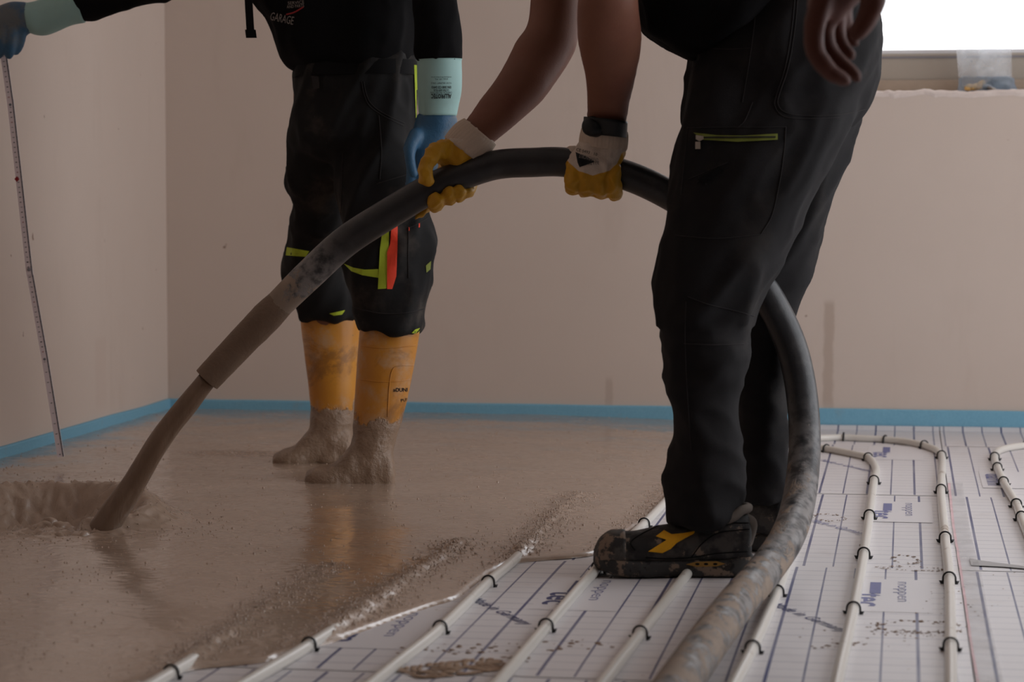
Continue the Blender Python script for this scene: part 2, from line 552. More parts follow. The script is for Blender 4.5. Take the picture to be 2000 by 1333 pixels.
def sil(rows, hd, n=4, seg=24, power=1.0, cap=True, rib=None):
    """loft through silhouette rows (xL, yL, xR, yR, depth[, half depth])."""
    rr = [(*r, hd) if len(r) == 5 else r for r in rows]
    a = catmull(rr, n)
    rings = []
    for i, (xl, yl, xr, yr, d, h) in enumerate(a):
        p, q = P(xl, yl, d), P(xr, yr, d)
        c, hv = (p + q) / 2, (q - p) / 2
        ring = []
        for j in range(seg):
            t = 2 * math.pi * j / seg
            cs, sn = math.cos(t), math.sin(t)
            cs = math.copysign(abs(cs) ** power, cs)
            sn = math.copysign(abs(sn) ** power, sn)
            k = 1 + (rib[0] * math.cos(rib[1] * t) if rib else 0)
            ring.append(c + hv * cs * k + FWD_H * sn * h * k)
        rings.append(ring)
    return loft(rings, cap)


def tube(pts, radii, seg=12, n=4, cap=True, up=None):
    """round tube through world points"""
    a = catmull([(*p, r) for p, r in zip(pts, radii)], n)
    pos = [Vector(x[:3]) for x in a]
    rings = []
    u = None
    for i, c in enumerate(pos):
        tg = (pos[min(i + 1, len(pos) - 1)] - pos[max(i - 1, 0)]).normalized()
        if u is None:
            ref = Vector(up) if up else (Vector((0, 0, 1)) if abs(tg.z) < 0.9 else Vector((1, 0, 0)))
            u = (ref - tg * ref.dot(tg)).normalized()
        else:
            u = (u - tg * u.dot(tg)).normalized()
        w = tg.cross(u)
        r = a[i][3]
        rings.append([c + u * math.cos(2 * math.pi * j / seg) * r + w * math.sin(2 * math.pi * j / seg) * r for j in range(seg)])
    if cap:   # round the ends a little
        for e, s in ((0, -1), (-1, 1)):
            c, r = pos[e], a[e][3]
            tg = (pos[0] - pos[1]).normalized() if e == 0 else (pos[-1] - pos[-2]).normalized()
            extra = []
            for k in (0.5, 0.85):
                cc = c + tg * r * k
                s_ = math.sqrt(1 - k * k)
                extra.append([cc + (p - c) * s_ for p in rings[e]])
            if e == 0:
                rings = extra[::-1] + rings
            else:
                rings = rings + extra
    return loft(rings, cap)


def ptube(pts, seg=12, n=4, cap=True):
    """pts: (px, py, depth, radius in px)"""
    return tube([P(x, y, d) for x, y, d, r in pts], [r * d / F for x, y, d, r in pts], seg, n, cap)


def remesh(name, parts, voxel, smooth, mat, parent=None, disp=None):
    mb = MB()
    for v, f in parts:
        mb.add(v, f)
    me = bpy.data.meshes.new('tmp')
    me.from_pydata([tuple(p) for p in mb.v], [], mb.f)
    o = bpy.data.objects.new('tmp', me)
    COL.objects.link(o)
    m = o.modifiers.new('r', 'REMESH')
    m.mode = 'VOXEL'
    m.voxel_size = voxel
    if smooth:
        s = o.modifiers.new('s', 'SMOOTH')
        s.factor = 0.5
        s.iterations = smooth
    dg = bpy.context.evaluated_depsgraph_get()
    ev = o.evaluated_get(dg)
    r = bpy.data.meshes.new_from_object(ev, depsgraph=dg)
    bpy.data.objects.remove(o)
    bpy.data.meshes.remove(me)
    nv = len(r.vertices)
    co = np.empty(nv * 3)
    r.vertices.foreach_get('co', co)
    co = co.reshape(-1, 3)
    if disp:
        no = np.empty(nv * 3)
        r.vertex_normals.foreach_get('vector', no)
        no = no.reshape(-1, 3)
        dd = np.array([disp(Vector(c), Vector(q)) for c, q in zip(co, no)])
        co = co + no * dd[:, None]
        ne = len(r.edges)
        e = np.empty(ne * 2, dtype=np.int32)
        r.edges.foreach_get('vertices', e)
        e = e.reshape(-1, 2)
        deg = np.bincount(e.ravel(), minlength=nv)[:, None]
        for _ in range(2):
            acc = np.zeros_like(co)
            np.add.at(acc, e[:, 0], co[e[:, 1]])
            np.add.at(acc, e[:, 1], co[e[:, 0]])
            co = co * 0.5 + 0.5 * acc / np.maximum(deg, 1)
    faces = [tuple(p.vertices) for p in r.polygons]
    bpy.data.meshes.remove(r)
    return obj(name, co, faces, mat, parent)


def ridged(p):
    return (1 - abs(noise.noise(p))) ** 3


def cast(tree, px, py, lift=0.0012):
    r = ray(px, py).normalized()
    hit, nrm, i, dist = tree.ray_cast(EYE, r)
    if hit is None:
        return None
    return hit - r * lift


def patch(name, poly, tree, mat, parent, lift=0.0015, step=4.0, thick=0.0012, label=None):
    """a cloth or print patch lying on a surface; poly in photo pixels"""
    bm = bmesh.new()
    vs = [bm.verts.new((x, y, 0)) for x, y in poly]
    bm.faces.new(vs)
    xs, ys = [p[0] for p in poly], [p[1] for p in poly]
    for ax, lo, hi in ((0, min(xs), max(xs)), (1, min(ys), max(ys))):
        k = int((hi - lo) / step)
        for i in range(1, k):
            co = [0, 0, 0]
            co[ax] = lo + (hi - lo) * i / k
            nn = [0, 0, 0]
            nn[ax] = 1
            bmesh.ops.bisect_plane(bm, geom=bm.verts[:] + bm.edges[:] + bm.faces[:], plane_co=co, plane_no=nn)
    bm.verts.index_update()
    pts, ok = [], []
    for v in bm.verts:
        h = cast(tree, v.co.x, v.co.y, lift)
        pts.append(h)
        ok.append(h is not None)
    if not any(ok):
        bm.free()
        return None
    ds = np.median([proj(h)[2] for h in pts if h is not None])
    for i, v in enumerate(bm.verts):
        if pts[i] is None or abs(proj(pts[i])[2] - ds) > 0.14:
            ok[i] = False
    faces = [tuple(v.index for v in f.verts) for f in bm.faces if all(ok[v.index] for v in f.verts)]
    bm.free()
    if not faces:
        return None
    idx = sorted({i for q in faces for i in q})
    mp = {i: k for k, i in enumerate(idx)}
    pts = [pts[i] for i in idx]
    faces = [tuple(mp[i] for i in q) for q in faces]
    if thick:
        n = len(pts)
        pts2 = pts + [p + FWD * thick for p in pts]
        edges = {}
        for f in faces:
            for a, b in zip(f, f[1:] + f[:1]):
                edges[(a, b)] = 1
        side = [(a, b, b + n, a + n) for (a, b) in edges if (b, a) not in edges]
        faces = faces + [tuple(i + n for i in reversed(f)) for f in faces] + side
        pts = pts2
    o = obj(name, pts, faces, mat, parent, smooth=False)
    if label:
        o['label'] = label
    return o


def seamline(name, pts, tree, mat, parent, w=1.6, lift=0.001, n=6):
    """a stitched seam: thin tube following a surface under photo pixels"""
    a = catmull(pts, n)
    P3, R = [], []
    for x, y in a:
        h = cast(tree, x, y, lift)
        if h is None:
            continue
        d = proj(h)[2]
        if P3 and abs(d - proj(P3[-1])[2]) > 0.08:
            continue
        P3.append(h)
        R.append(w / 2 * d / F)
    if len(P3) < 3:
        return None
    v, f = tube(P3, R, 6, 1)
    return obj(name, v, f, mat, parent)


_TXT = {}


def text_mesh(s, bold=0.0):
    key = (s, bold)
    if key not in _TXT:
        cu = bpy.data.curves.new('t', 'FONT')
        cu.body = s
        cu.align_x = 'CENTER'
        cu.align_y = 'CENTER'
        cu.offset = bold
        cu.resolution_u = 2
        o = bpy.data.objects.new('t', cu)
        COL.objects.link(o)
        dg = bpy.context.evaluated_depsgraph_get()
        me = bpy.data.meshes.new_from_object(o.evaluated_get(dg), depsgraph=dg)
        v = np.array([tuple(q.co) for q in me.vertices])
        f = [tuple(p.vertices) for p in me.polygons]
        bpy.data.objects.remove(o)
        bpy.data.curves.remove(cu)
        bpy.data.meshes.remove(me)
        lo, hi = v.min(0), v.max(0)
        v = (v - (lo + hi) / 2)
        v /= (hi[1] - lo[1])
        _TXT[key] = (v, f, (hi[0] - lo[0]) / (hi[1] - lo[1]))
    return _TXT[key]


def text_on(name, s, tree, px, py, w, h, ang, mat, parent, bold=0.0, lift=0.0014, d0=None):
    """print on a surface: centre, width, height in photo px, ang degrees (image clockwise)"""
    v, f, asp = text_mesh(s, bold)
    c, sn = math.cos(math.radians(ang)), math.sin(math.radians(ang))
    pts = []
    for x, y, _ in v:
        X, Y = x / asp * w, -y * h
        h3 = cast(tree, px + X * c - Y * sn, py + X * sn + Y * c, lift)
        pts.append((h3, px + X * c - Y * sn, py + X * sn + Y * c))
    dd = [proj(p[0])[2] for p in pts if p[0] is not None]
    if not dd:
        return None
    ds = np.median(dd)
    good = [p[0] is not None and abs(proj(p[0])[2] - ds) < 0.05 for p in pts]
    f = [q for q in f if all(good[i] for i in q)]
    if not f:
        return None
    idx = sorted({i for q in f for i in q})
    mp = {i: k for k, i in enumerate(idx)}
    return obj(name, [pts[i][0] for i in idx], [tuple(mp[i] for i in q) for q in f], mat, parent, smooth=False)


def text_floor(name, s, a, b, height, mat, parent, z=0.0012, bold=0.0):
    """flat print on the floor, baseline direction from a to b (ground points), height in m"""
    v, f, asp = text_mesh(s, bold)
    a, b = Vector(a), Vector(b)
    dx = (b - a)
    ln = dx.length
    dx.normalize()
    dy = Vector((-dx.y, dx.x, 0))
    c = (a + b) / 2
    V = [Vector((c.x, c.y, z)) + dx * (x / asp * ln) + dy * (y * height) for x, y, _ in v]
    return obj(name, V, f, mat, parent, smooth=False)


ORD = ['first', 'second', 'third', 'fourth', 'fifth', 'sixth', 'seventh', 'eighth', 'ninth', 'tenth']
U = 0.0776 * H
PIPE_R = 0.0090

# ================================================================== THE SETTING
def struct(o, label=None):
    o['kind'] = 'structure'
    if label:
        o['label'] = label
    return o


T = 0.28
floor = struct(MB().box((XL - T, YF - T, -0.2), (XR + T, YB + T, -0.035)).build('floor', 'concrete', smooth=False), 'concrete floor slab under the insulation panels')
struct(MB().box((XL - T, YF - T, ZC), (XR + T, YB + T, ZC + 0.15)).build('ceiling', 'ceiling', smooth=False), 'plain pale plaster ceiling')
struct(MB().box((XL - T, YF - T, -0.035), (XL, YB + T, ZC)).build('wall_left', 'plaster', smooth=False), 'bare pinkish plaster wall on the left')
struct(MB().box((XL, YF - T, -0.035), (XR, YF, ZC)).build('wall_front', 'plaster', smooth=False), 'bare plaster wall opposite the window')
x0, x1, z0, z1 = BW
mb = MB()
mb.box((XL, YB, -0.035), (x0, YB + T, ZC)).box((x1, YB, -0.035), (XR + T, YB + T, ZC)).box((x0, YB, -0.035), (x1, YB + T, z0)).box((x0, YB, z1), (x1, YB + T, ZC))
wall_back = struct(mb.build('wall_back', 'plaster', smooth=False), 'bare pinkish plaster wall with drip stains and a window')
y0, y1, zz0, zz1 = RW[0]
mb = MB()
mb.box((XR, YF - T, -0.035), (XR + T, y0, ZC)).box((XR, y1, -0.035), (XR + T, YB, ZC)).box((XR, y0, -0.035), (XR + T, y1, zz0)).box((XR, y0, zz1), (XR + T, y1, ZC))
struct(mb.build('wall_right', 'plaster', smooth=False), 'bare plaster wall with a wide balcony door opening')

# jagged plaster edge under the back window
mb = MB()
nx = 150
for i in range(nx + 1):
    x = x0 + (x1 - x0) * i / nx
    j1 = 0.006 * noise.noise(Vector((x * 9, 1, 0))) + 0.004 * noise.noise(Vector((x * 31, 2, 0))) + 0.003 * noise.noise(Vector((x * 70, 3, 0)))
    dp = 0.004 + 0.004 * noise.noise(Vector((x * 23, 7, 0)))
    hb = 0.010 + 0.006 * noise.noise(Vector((x * 17, 9, 1)))
    zt = z0 + 0.004 + j1
    mb.v += [Vector((x, YB - 0.0005, zt - hb - 0.006)), Vector((x, YB - dp, zt - hb * 0.6)), Vector((x, YB - dp * 0.6, zt)), Vector((x, YB + 0.03, zt + 0.003)), Vector((x, YB + 0.05, z0 - 0.001))]
    if i:
        b = (i - 1) * 5
        for k in range(4):
            mb.f.append((b + k, b + 5 + k, b + 6 + k, b + 1 + k))
mb.build('broken_plaster_edge', 'plaster_raw', wall_back, smooth=False)['label'] = 'white broken plaster edge'

# window in the back wall
win = empty('window_1', ((x0 + x1) / 2, YB + 0.12, z0))
struct(win, 'window with grey frame and blown-out daylight')
yf = YB + 0.14
zg = WB(1850, 96, yf).z          # lower edge of the glass
fl = MB().box((x0, yf, z0), (x1, yf + 0.07, zg - 0.012), 0.004).build('window_frame', 'frame', win, smooth=False)
MB().box((x0, yf - 0.012, z0), (x1, yf + 0.002, WB(1850, 156, yf).z), 0.003).build('window_board', 'stone', win, smooth=False)
MB().box((x0, yf - 0.004, WB(1850, 112, yf).z - 0.002), (x1, yf + 0.001, WB(1850, 110, yf).z)).build('frame_groove', 'rule_edge', fl, smooth=False)
MB().box((x0, yf + 0.008, zg - 0.012), (x1, yf + 0.05, zg), 0.002).build('glazing_bead', 'frame_bright', win, smooth=False)
for nm, lo, hi in (('window_frame', (x0, yf, zg), (x0 + 0.07, yf + 0.07, z1)), ('window_frame', (x1 - 0.07, yf, zg), (x1, yf + 0.07, z1)), ('window_frame', (x0 + 0.07, yf, z1 - 0.07), (x1 - 0.07, yf + 0.07, z1))):
    MB().box(lo, hi, 0.004).build(nm, 'frame', win, smooth=False)
MB().box((x0 + 0.06, yf + 0.03, zg - 0.005), (x1 - 0.06, yf + 0.038, z1 - 0.06)).build('pane', 'glass', win, smooth=False)

# balcony door in the right wall (outside the frame, the room's main daylight)
door = empty('window_2', (XR + 0.14, (y0 + y1) / 2, zz0))
struct(door, 'wide balcony window on the right')
ym = (y0 + y1) / 2
for lo, hi in (((XR + 0.12, y0, zz0), (XR + 0.19, y0 + 0.07, zz1)), ((XR + 0.12, y1 - 0.07, zz0), (XR + 0.19, y1, zz1)), ((XR + 0.12, ym - 0.05, zz0), (XR + 0.19, ym + 0.05, zz1)),
               ((XR + 0.12, y0 + 0.07, zz1 - 0.07), (XR + 0.19, y1 - 0.07, zz1)), ((XR + 0.12, y0 + 0.07, zz0), (XR + 0.19, y1 - 0.07, zz0 + 0.07))):
    MB().box(lo, hi, 0.004).build('window_frame', 'frame', door, smooth=False)
for a, b in ((y0 + 0.07, ym - 0.05), (ym + 0.05, y1 - 0.07)):
    MB().box((XR + 0.15, a, zz0 + 0.07), (XR + 0.158, b, zz1 - 0.07)).build('pane', 'glass', door, smooth=False)

# blue edge insulation strips
zt = 0.058
for nm, lab, fn, rng_ in (('baseboard_back', 'blue foam edge strip along the back wall', 'b', (XL, XR)), ('baseboard_left', 'blue foam edge strip along the left wall', 'l', (1.2, YB))):
    mb = MB()
    n = 120
    for i in range(n + 1):
        s = rng_[0] + (rng_[1] - rng_[0]) * i / n
        j = 0.0025 * noise.noise(Vector((s * 3.1, 4 if fn == 'b' else 8, 0)))
        q = 0.002 * noise.noise(Vector((s * 5.3, 14, 0)))
        prof = [(0.0, 0.0), (0.009 + q, 0.0), (0.0095 + q, zt - 0.004 + j), (0.007 + q, zt + j), (0.0, zt + j)]
        for off, z in prof:
            mb.v.append(Vector((s, YB - off, z)) if fn == 'b' else Vector((XL + off, s, z)))
        if i:
            b = (i - 1) * 5
            for k in range(5):
                mb.f.append((b + k, b + (k + 1) % 5, b + 5 + (k + 1) % 5, b + 5 + k))
    struct(mb.build(nm, 'foam', smooth=False), lab)

# insulation panels with printed foil
XT = G(1872, 1105).x
Y2 = G(1560, 1106).y
rowsY = [Y2 + k * 20 * U for k in range(-3, 4)]
offs = {-5: (0.01, 0.02), -4: (0.03, 0.0), -3: (0.02, 0.03), -2: (0.045, 0.01), -1: (G(1557, 1107).x, G(1905, 1100).x), 0: (G(1570, 1104).x, G(1886, 962).x), 1: (G(1601, 960).x, G(1865, 958).x), 2: (0.03, 0.06), 3: (0, 0)}
PANEL = {}
for k in range(-5, 3):
    a, b = Y2 + k * 20 * U, Y2 + (k + 1) * 20 * U
    b = min(b, YB - 0.012)
    if a > YB - 0.05:
        continue
    for side, (xa, xb) in enumerate(((XL + 0.012, XT), (XT, XR))):
        ox = offs[k][side]
        org = Vector((ox, a, 0))
        zt_ = 0.0006 * ((k + side) % 2)
        mb = MB()
        e = 0.0012
        nx = 24
        # top is a slightly wavy sheet, sides are plain
        n2 = 10
        for i in range(nx + 1):
            for j in range(n2 + 1):
                x = xa + e + (xb - xa - 2 * e) * i / nx
                y = a + e + (b - a - 2 * e) * j / n2
                up = 0.0
                if b > YB - 0.05 and j >= n2 - 1:
                    up = 0.012 if j == n2 else 0.0
                mb.v.append(Vector((x, y, zt_ + up - (0.0012 if j in (0, n2) and not up else 0))))
        for i in range(nx):
            for j in range(n2):
                q = i * (n2 + 1) + j
                mb.f.append((q, q + n2 + 1, q + n2 + 2, q + 1))
        mb.box((xa + e, a + e, -0.034), (xb - e, b - e, zt_ - 0.0025))
        PANEL[(k, side)] = mb.build('insulation_panel', 'foil', floor, smooth=False, origin=org)


def panel_at(p):
    k = math.floor((p.y - Y2) / (20 * U))
    return PANEL.get((k, 0 if p.x < XT else 1))


# ---- prints on the foil
def logo(px, py, word, dark=True, sub=True):
    c = G(px, py)
    pn = panel_at(c)
    # white field: 2U wide, 6U long
    wx, wy = 1.9 * U, 6.2 * U
    v = [(c.x - wx * 0.35, c.y - wy / 2, 0.0010), (c.x + wx * 1.05, c.y - wy / 2, 0.0010), (c.x + wx * 1.05, c.y + wy / 2, 0.0010), (c.x - wx * 0.35, c.y + wy / 2, 0.0010)]
    obj('print_field', v, [(0, 1, 2, 3)], 'foil_plain', pn, smooth=False)
    ink = 'ink' if dark else 'ink_pale'
    a, b = c + Vector((0, 2.1 * U if word == 'dämm' else 0.2 * U, 0)), c + Vector((0, -2.2 * U, 0))
    text_floor('print_logo', word, a, b, 0.85 * U, ink, pn, 0.0014, 0.02)
    if word == 'tec':
        q = MB().box((c.x + 0.05 * U, c.y + 0.2 * U, 0.0011), (c.x + 0.4 * U, c.y + 2.4 * U, 0.0015))
        q.build('print_bar', ink, pn, smooth=False)
    if sub:
        a, b = c + Vector((1.0 * U, 2.6 * U, 0)), c + Vector((1.0 * U, -1.2 * U, 0))
        text_floor('print_subline', 'noppen', a, b, 0.42 * U, 'ink_pale', pn, 0.0014, -0.012)


logo(705, 1228, 'dämm', True)
logo(1102, 1160, 'tec', True)
logo(1695, 1163, 'tec', False)
logo(1722, 1000, 'tec', False)
logo(1722, 885, 'tec', False, False)
logo(1945, 938, 'dämm', False, False)
for (ax, ay, bx, by, dk) in ((924, 1172, 1030, 1222, True), (1510, 1182, 1650, 1236, True), (1585, 1018, 1690, 1046, False), (1602, 900, 1700, 922, False)):
    text_floor('print_slogan', 'Made in Germany', G(ax, ay), G(bx, by), 0.62 * U, 'ink' if dk else 'ink_pale', panel_at(G((ax + bx) / 2, (ay + by) / 2)), 0.0013, 0.0)

# ---- heating pipes and clips
PIPES = [
    ('leftmost pipe, in the lower left corner', [(150, 1425), (250, 1365), (323, 1322), (420, 1262), (520, 1198), (640, 1120)], [(323, 1322)]),
    ('pipe at the screed edge left of the footprint', [(370, 1400), (480, 1335), (603, 1262), (700, 1200), (800, 1135), (900, 1070)], [(603, 1262)]),
    ('pipe beside the mud footprint', [(640, 1405), (715, 1345), (775, 1296), (859, 1229), (953, 1138), (1000, 1098), (1070, 1030), (1130, 975)], [(859, 1229), (953, 1138)]),
    ('pipe meeting the toe of the muddy shoe', [(910, 1400), (972, 1335), (1066, 1226), (1168, 1110), (1258, 1024), (1310, 970), (1360, 915)], [(1066, 1226), (1168, 1110), (1258, 1024)]),
    ('pipe running under the muddy shoe', [(1130, 1400), (1180, 1332), (1250, 1240), (1337, 1128), (1400, 1050), (1450, 985), (1490, 925)], [(1250, 1240)]),
    ('pipe running behind the hose', [(1405, 1400), (1436, 1333), (1470, 1267), (1518, 1157), (1552, 1060), (1572, 985), (1578, 925), (1560, 896), (1540, 892), (1480, 890), (1430, 892)], [(1470, 1267), (1518, 1157), (1541, 893)]),
    ('pipe just right of the hose', [(1622, 1405), (1640, 1308), (1667, 1190), (1687, 1083), (1698, 1008), (1706, 945), (1711, 918), (1698, 896), (1670, 888), (1640, 882), (1618, 878), (1570, 872)], [(1667, 1190), (1687, 1083), (1698, 1008), (1706, 945), (1698, 896), (1622, 879)]),
    ('pipe beside the clear tape', [(1859, 1405), (1857, 1262), (1854, 1132), (1846, 1052), (1838, 957), (1841, 900), (1832, 882), (1812, 873), (1780, 865), (1740, 860), (1690, 857), (1640, 855), (1580, 857)],
     [(1857, 1262), (1854, 1132), (1846, 1052), (1838, 957), (1840, 893), (1813, 873), (1740, 860), (1649, 856)]),
    ('rightmost pipe, at the right edge', [(2090, 1230), (2028, 1090), (1999, 1022), (1985, 985), (1962, 946), (1949, 916), (1943, 898), (1946, 884), (1966, 876), (2000, 871), (2060, 868), (2400, 866)],
     [(2018, 1068), (1996, 1014), (1986, 986), (1962, 945), (1950, 917), (1943, 897), (1994, 872)]),
]
PIPE_PTS = []
for nm, pts, _ in PIPES:
    ps = [G(x, y, PIPE_R) for x, y in pts]
    ps = [ps[0] + (ps[0] - ps[1]).normalized() * 1.4] + ps
    v, f = tube(ps, [PIPE_R] * len(ps), 14, 8)
    o = obj('heating_pipe', v, f, 'pipe')
    tag(o, 'white plastic underfloor heating ' + nm, 'pipe', 'underfloor heating pipes')
    PIPE_PTS.append([Vector(a) for a in catmull([tuple(p) for p in ps], 8)])

mb = MB()
R0 = 0.0108
path = [Vector((-R0 - 0.0005, 0, -0.012)), Vector((-R0, 0, 0.004))] + [Vector((-R0 * math.cos(t), 0, 0.0105 + R0 * math.sin(t))) for t in np.linspace(0, math.pi, 9)] + [Vector((R0, 0, 0.004)), Vector((R0 + 0.0005, 0, -0.012))]
v, f = tube(path, [0.0017] * len(path), 8, 2, True, up=(0, 1, 0))
mb.add([Vector((p.x, p.y * 1.6, p.z)) for p in v], f)
for s in (-1, 1):   # barbs
    x = s * R0
    mb.add([(x, -0.0025, 0.0005), (x, 0.0025, 0.0005), (x + s * 0.0068, -0.0014, 0.0066), (x + s * 0.0068, 0.0014, 0.0066), (x + s * 0.0008, -0.0025, 0.0062), (x + s * 0.0008, 0.0025, 0.0062), (x + s * 0.004, 0, 0.0004)],
           [(0, 2, 4), (1, 5, 3), (2, 3, 5, 4), (0, 6, 2), (6, 3, 2), (1, 3, 6), (0, 1, 6)])
clip_me = None
for (nm, pts, cl), pp in zip(PIPES, PIPE_PTS):
    for i, (cx, cy) in enumerate(cl):
        g = G(cx, cy, 0.006)
        j = min(range(len(pp)), key=lambda q: (pp[q] - g).length)
        dr = pp[min(j + 1, len(pp) - 1)] - pp[max(j - 1, 0)]
        ang = math.atan2(dr.y, dr.x) - math.pi / 2 + random.uniform(-0.06, 0.06)
        if clip_me is None:
            c = mb.build('pipe_clip', 'clip', origin=(0, 0, 0))
            clip_me = c
        else:
            c = clip_me.copy()
            COL.objects.link(c)
        c.location = (pp[j].x, pp[j].y, random.uniform(-0.001, 0.001))
        c.rotation_euler = (random.uniform(-0.1, 0.1), 0, ang)
        sh = nm.replace('leftmost pipe, in the lower left corner', 'leftmost pipe').replace('rightmost pipe, at the right edge', 'rightmost pipe')
        lab = ('black clip on the ' if len(cl) == 1 else '%s black clip from the front on the ' % ORD[i]) + sh
        tag(c, lab, 'clip', 'black clips pinning the heating pipes')

# ---- clear tape over the panel seam
tape_px = [(1849, 945, 1880), (1858, 1030, 1893), (1866, 1080, 1905), (1874, 1130, 1918), (1884, 1200, 1930), (1894, 1270, 1945), (1908, 1345, 1962)]
tp = empty('adhesive_tape', G(1890, 1150, 0.001))
tag(tp, 'clear crinkled adhesive tape with a pink line along a panel seam', 'tape')
a = catmull(tape_px, 8)
V, Fc = [], []
m = 7
for i, (xl, y, xr) in enumerate(a):
    for j in range(m):
        g = G(xl + (xr - xl) * j / (m - 1), y)
        z = 0.0018 + 0.0035 * max(0, noise.noise(Vector((g.x * 40, g.y * 22, 2)))) + (0.004 * max(0, noise.noise(Vector((g.y * 14, 5, 1)))) if j == m - 1 else 0)
        V.append((g.x, g.y, z))
    if i:
        b = (i - 1) * m
        Fc += [(b + j, b + j + 1, b + m + j + 1, b + m + j) for j in range(m - 1)]
obj('tape_film', V, Fc, 'tape', tp)
V, Fc = [], []
for i, (xl, y, xr) in enumerate(a):
    for e in (0, 5):
        g = G(xl + 2 + e + 1.5 * noise.noise(Vector((y * 0.06, 0, 0))), y)
        V.append((g.x, g.y, 0.0013))
    if i:
        Fc.append((2 * i - 2, 2 * i - 1, 2 * i + 1, 2 * i))
obj('marker_line', V, Fc, 'pink_line', tp)['label'] = 'pink marker line'

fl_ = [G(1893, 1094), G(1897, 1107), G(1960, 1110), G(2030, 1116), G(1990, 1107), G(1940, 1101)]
fo = obj('foil_edge_shadow', [Vector((p.x, p.y, 0.0022)) for p in fl_], [(0, 1, 2, 3, 4, 5)], 'grey_foil_shadow', PANEL[(-1, 1)], smooth=False)  # flat wedge, shadow of the gap and grey underside put into one colour
fo['label'] = 'painted grey shadow and underside at the lifted foil edge'

# ---- wet screed as one poured sheet
edge_px = [(-500, 1480), (60, 1392), (240, 1345), (345, 1318), (385, 1309), (440, 1303), (515, 1296), (548, 1284), (590, 1272), (650, 1258), (690, 1243), (770, 1213), (840, 1188), (893, 1172), (918, 1152), (955, 1124), (1000, 1104), (1060, 1096), (1120, 1091), (1165, 1084), (1205, 1062), (1232, 1040), (1262, 1022), (1288, 1004), (1320, 966), (1380, 900), (1430, 850)]
ed = [G(x, y) for x, y in edge_px]
ed[-1].y = YB
EB = np.array([(p.x, p.y) for p in [Vector(q) for q in catmull([tuple(e) for e in ed], 4)]])
poly = np.vstack([EB, [[XL + 0.008, YB], [XL + 0.008, EB[0][1]]]])
step = 0.0062
gx = np.arange(XL + 0.008, EB[:, 0].max() + step, step)
gy = np.arange(2.55, YB - 0.007, step)
GX, GY = np.meshgrid(gx, gy, indexing='ij')
pts = np.stack([GX.ravel(), GY.ravel()], 1)


def inside(p, poly):
    r = np.zeros(len(p), bool)
    n = len(poly)
    for i in range(n):
        x1_, y1_ = poly[i]
        x2_, y2_ = poly[(i + 1) % n]
        c = (y1_ > p[:, 1]) != (y2_ > p[:, 1])
        with np.errstate(divide='ignore', invalid='ignore'):
            t = (x2_ - x1_) * (p[:, 1] - y1_) / (y2_ - y1_) + x1_
        r ^= c & (p[:, 0] < t)
    return r


def dist_line(p, line):
    best = np.full(len(p), 1e9)
    near = np.zeros_like(p)
    for a_, b_ in zip(line[:-1], line[1:]):
        d = b_ - a_
        t = np.clip(((p - a_) @ d) / max(d @ d, 1e-12), 0, 1)
        q = a_ + t[:, None] * d
        dd = np.hypot(*(p - q).T)
        k = dd < best
        best[k] = dd[k]
        near[k] = q[k]
    return best, near


ins = inside(pts, poly)
dist, near = dist_line(pts, EB)
dpipe = np.full(len(pts), 1e9)
for pp in PIPE_PTS[:5]:
    ln = np.array([(p.x, p.y) for p in pp])[::4]
    dpipe = np.minimum(dpipe, dist_line(pts, ln)[0])
SZ = 0.030
h = 0.0065 * np.sqrt(np.clip(dist / 0.006, 0, 1)) + (SZ - 0.0065) * (1 - np.exp(-dist / 0.24))
bumpp = 0.0206 * np.exp(-(dpipe / 0.026) ** 2) * np.clip(dist / 0.05, 0, 1) ** 0.5
h = np.maximum(h, bumpp) + 0.25 * np.minimum(h, bumpp) * np.exp(-dist / 0.5)
ctr = G(88, 1020, 0.03)
rx = (pts[:, 0] - ctr.x) * RIGHT.x + (pts[:, 1] - ctr.y) * RIGHT.y
ry = (pts[:, 0] - ctr.x) * FWD_H.x + (pts[:, 1] - ctr.y) * FWD_H.y
nz = np.array([noise.noise(Vector((x * 7, y * 7, 0))) for x, y in pts])
nz2 = np.array([noise.noise(Vector((x * 34, y * 34, 3))) for x, y in pts])
nz3 = np.array([noise.noise(Vector((x * 95, y * 95, 6))) for x, y in pts])
rr = np.sqrt((rx / 0.185) ** 2 + (ry / 0.17) ** 2) + 0.10 * nz
bowl = -0.05 * np.exp(-(rr / 0.70) ** 4)
rim = 0.046 * np.exp(-((rr - 1.12) / 0.26) ** 2) * np.clip(0.62 + 0.75 * ry / 0.17, 0.10, 1.2)
rough = np.exp(-(rr / 1.15) ** 4)
h = h + bowl + rim + rough * (0.024 * (1 - np.abs(nz2)) ** 3 - 0.008 + 0.014 * nz2 + 0.010 * nz3)
jb = G(205, 1035, 0.02)
rj = np.hypot(pts[:, 0] - jb.x, pts[:, 1] - jb.y)
h += -0.05 * np.exp(-(rj / 0.038) ** 2) + 0.018 * np.exp(-((rj - 0.085) / 0.03) ** 2) * (rx > rx[np.argmin(rj)] - 0.03)
h += 0.0022 * nz * np.clip(dist / 0.2, 0, 1)
streak = np.exp(-(dpipe / 0.035) ** 2) * np.exp(-dist / 0.55)
fine = np.clip(dist / 0.03, 0, 1)
h += fine * (streak * (0.0042 * nz2 + 0.0050 * nz3) + 0.0009 * nz3)
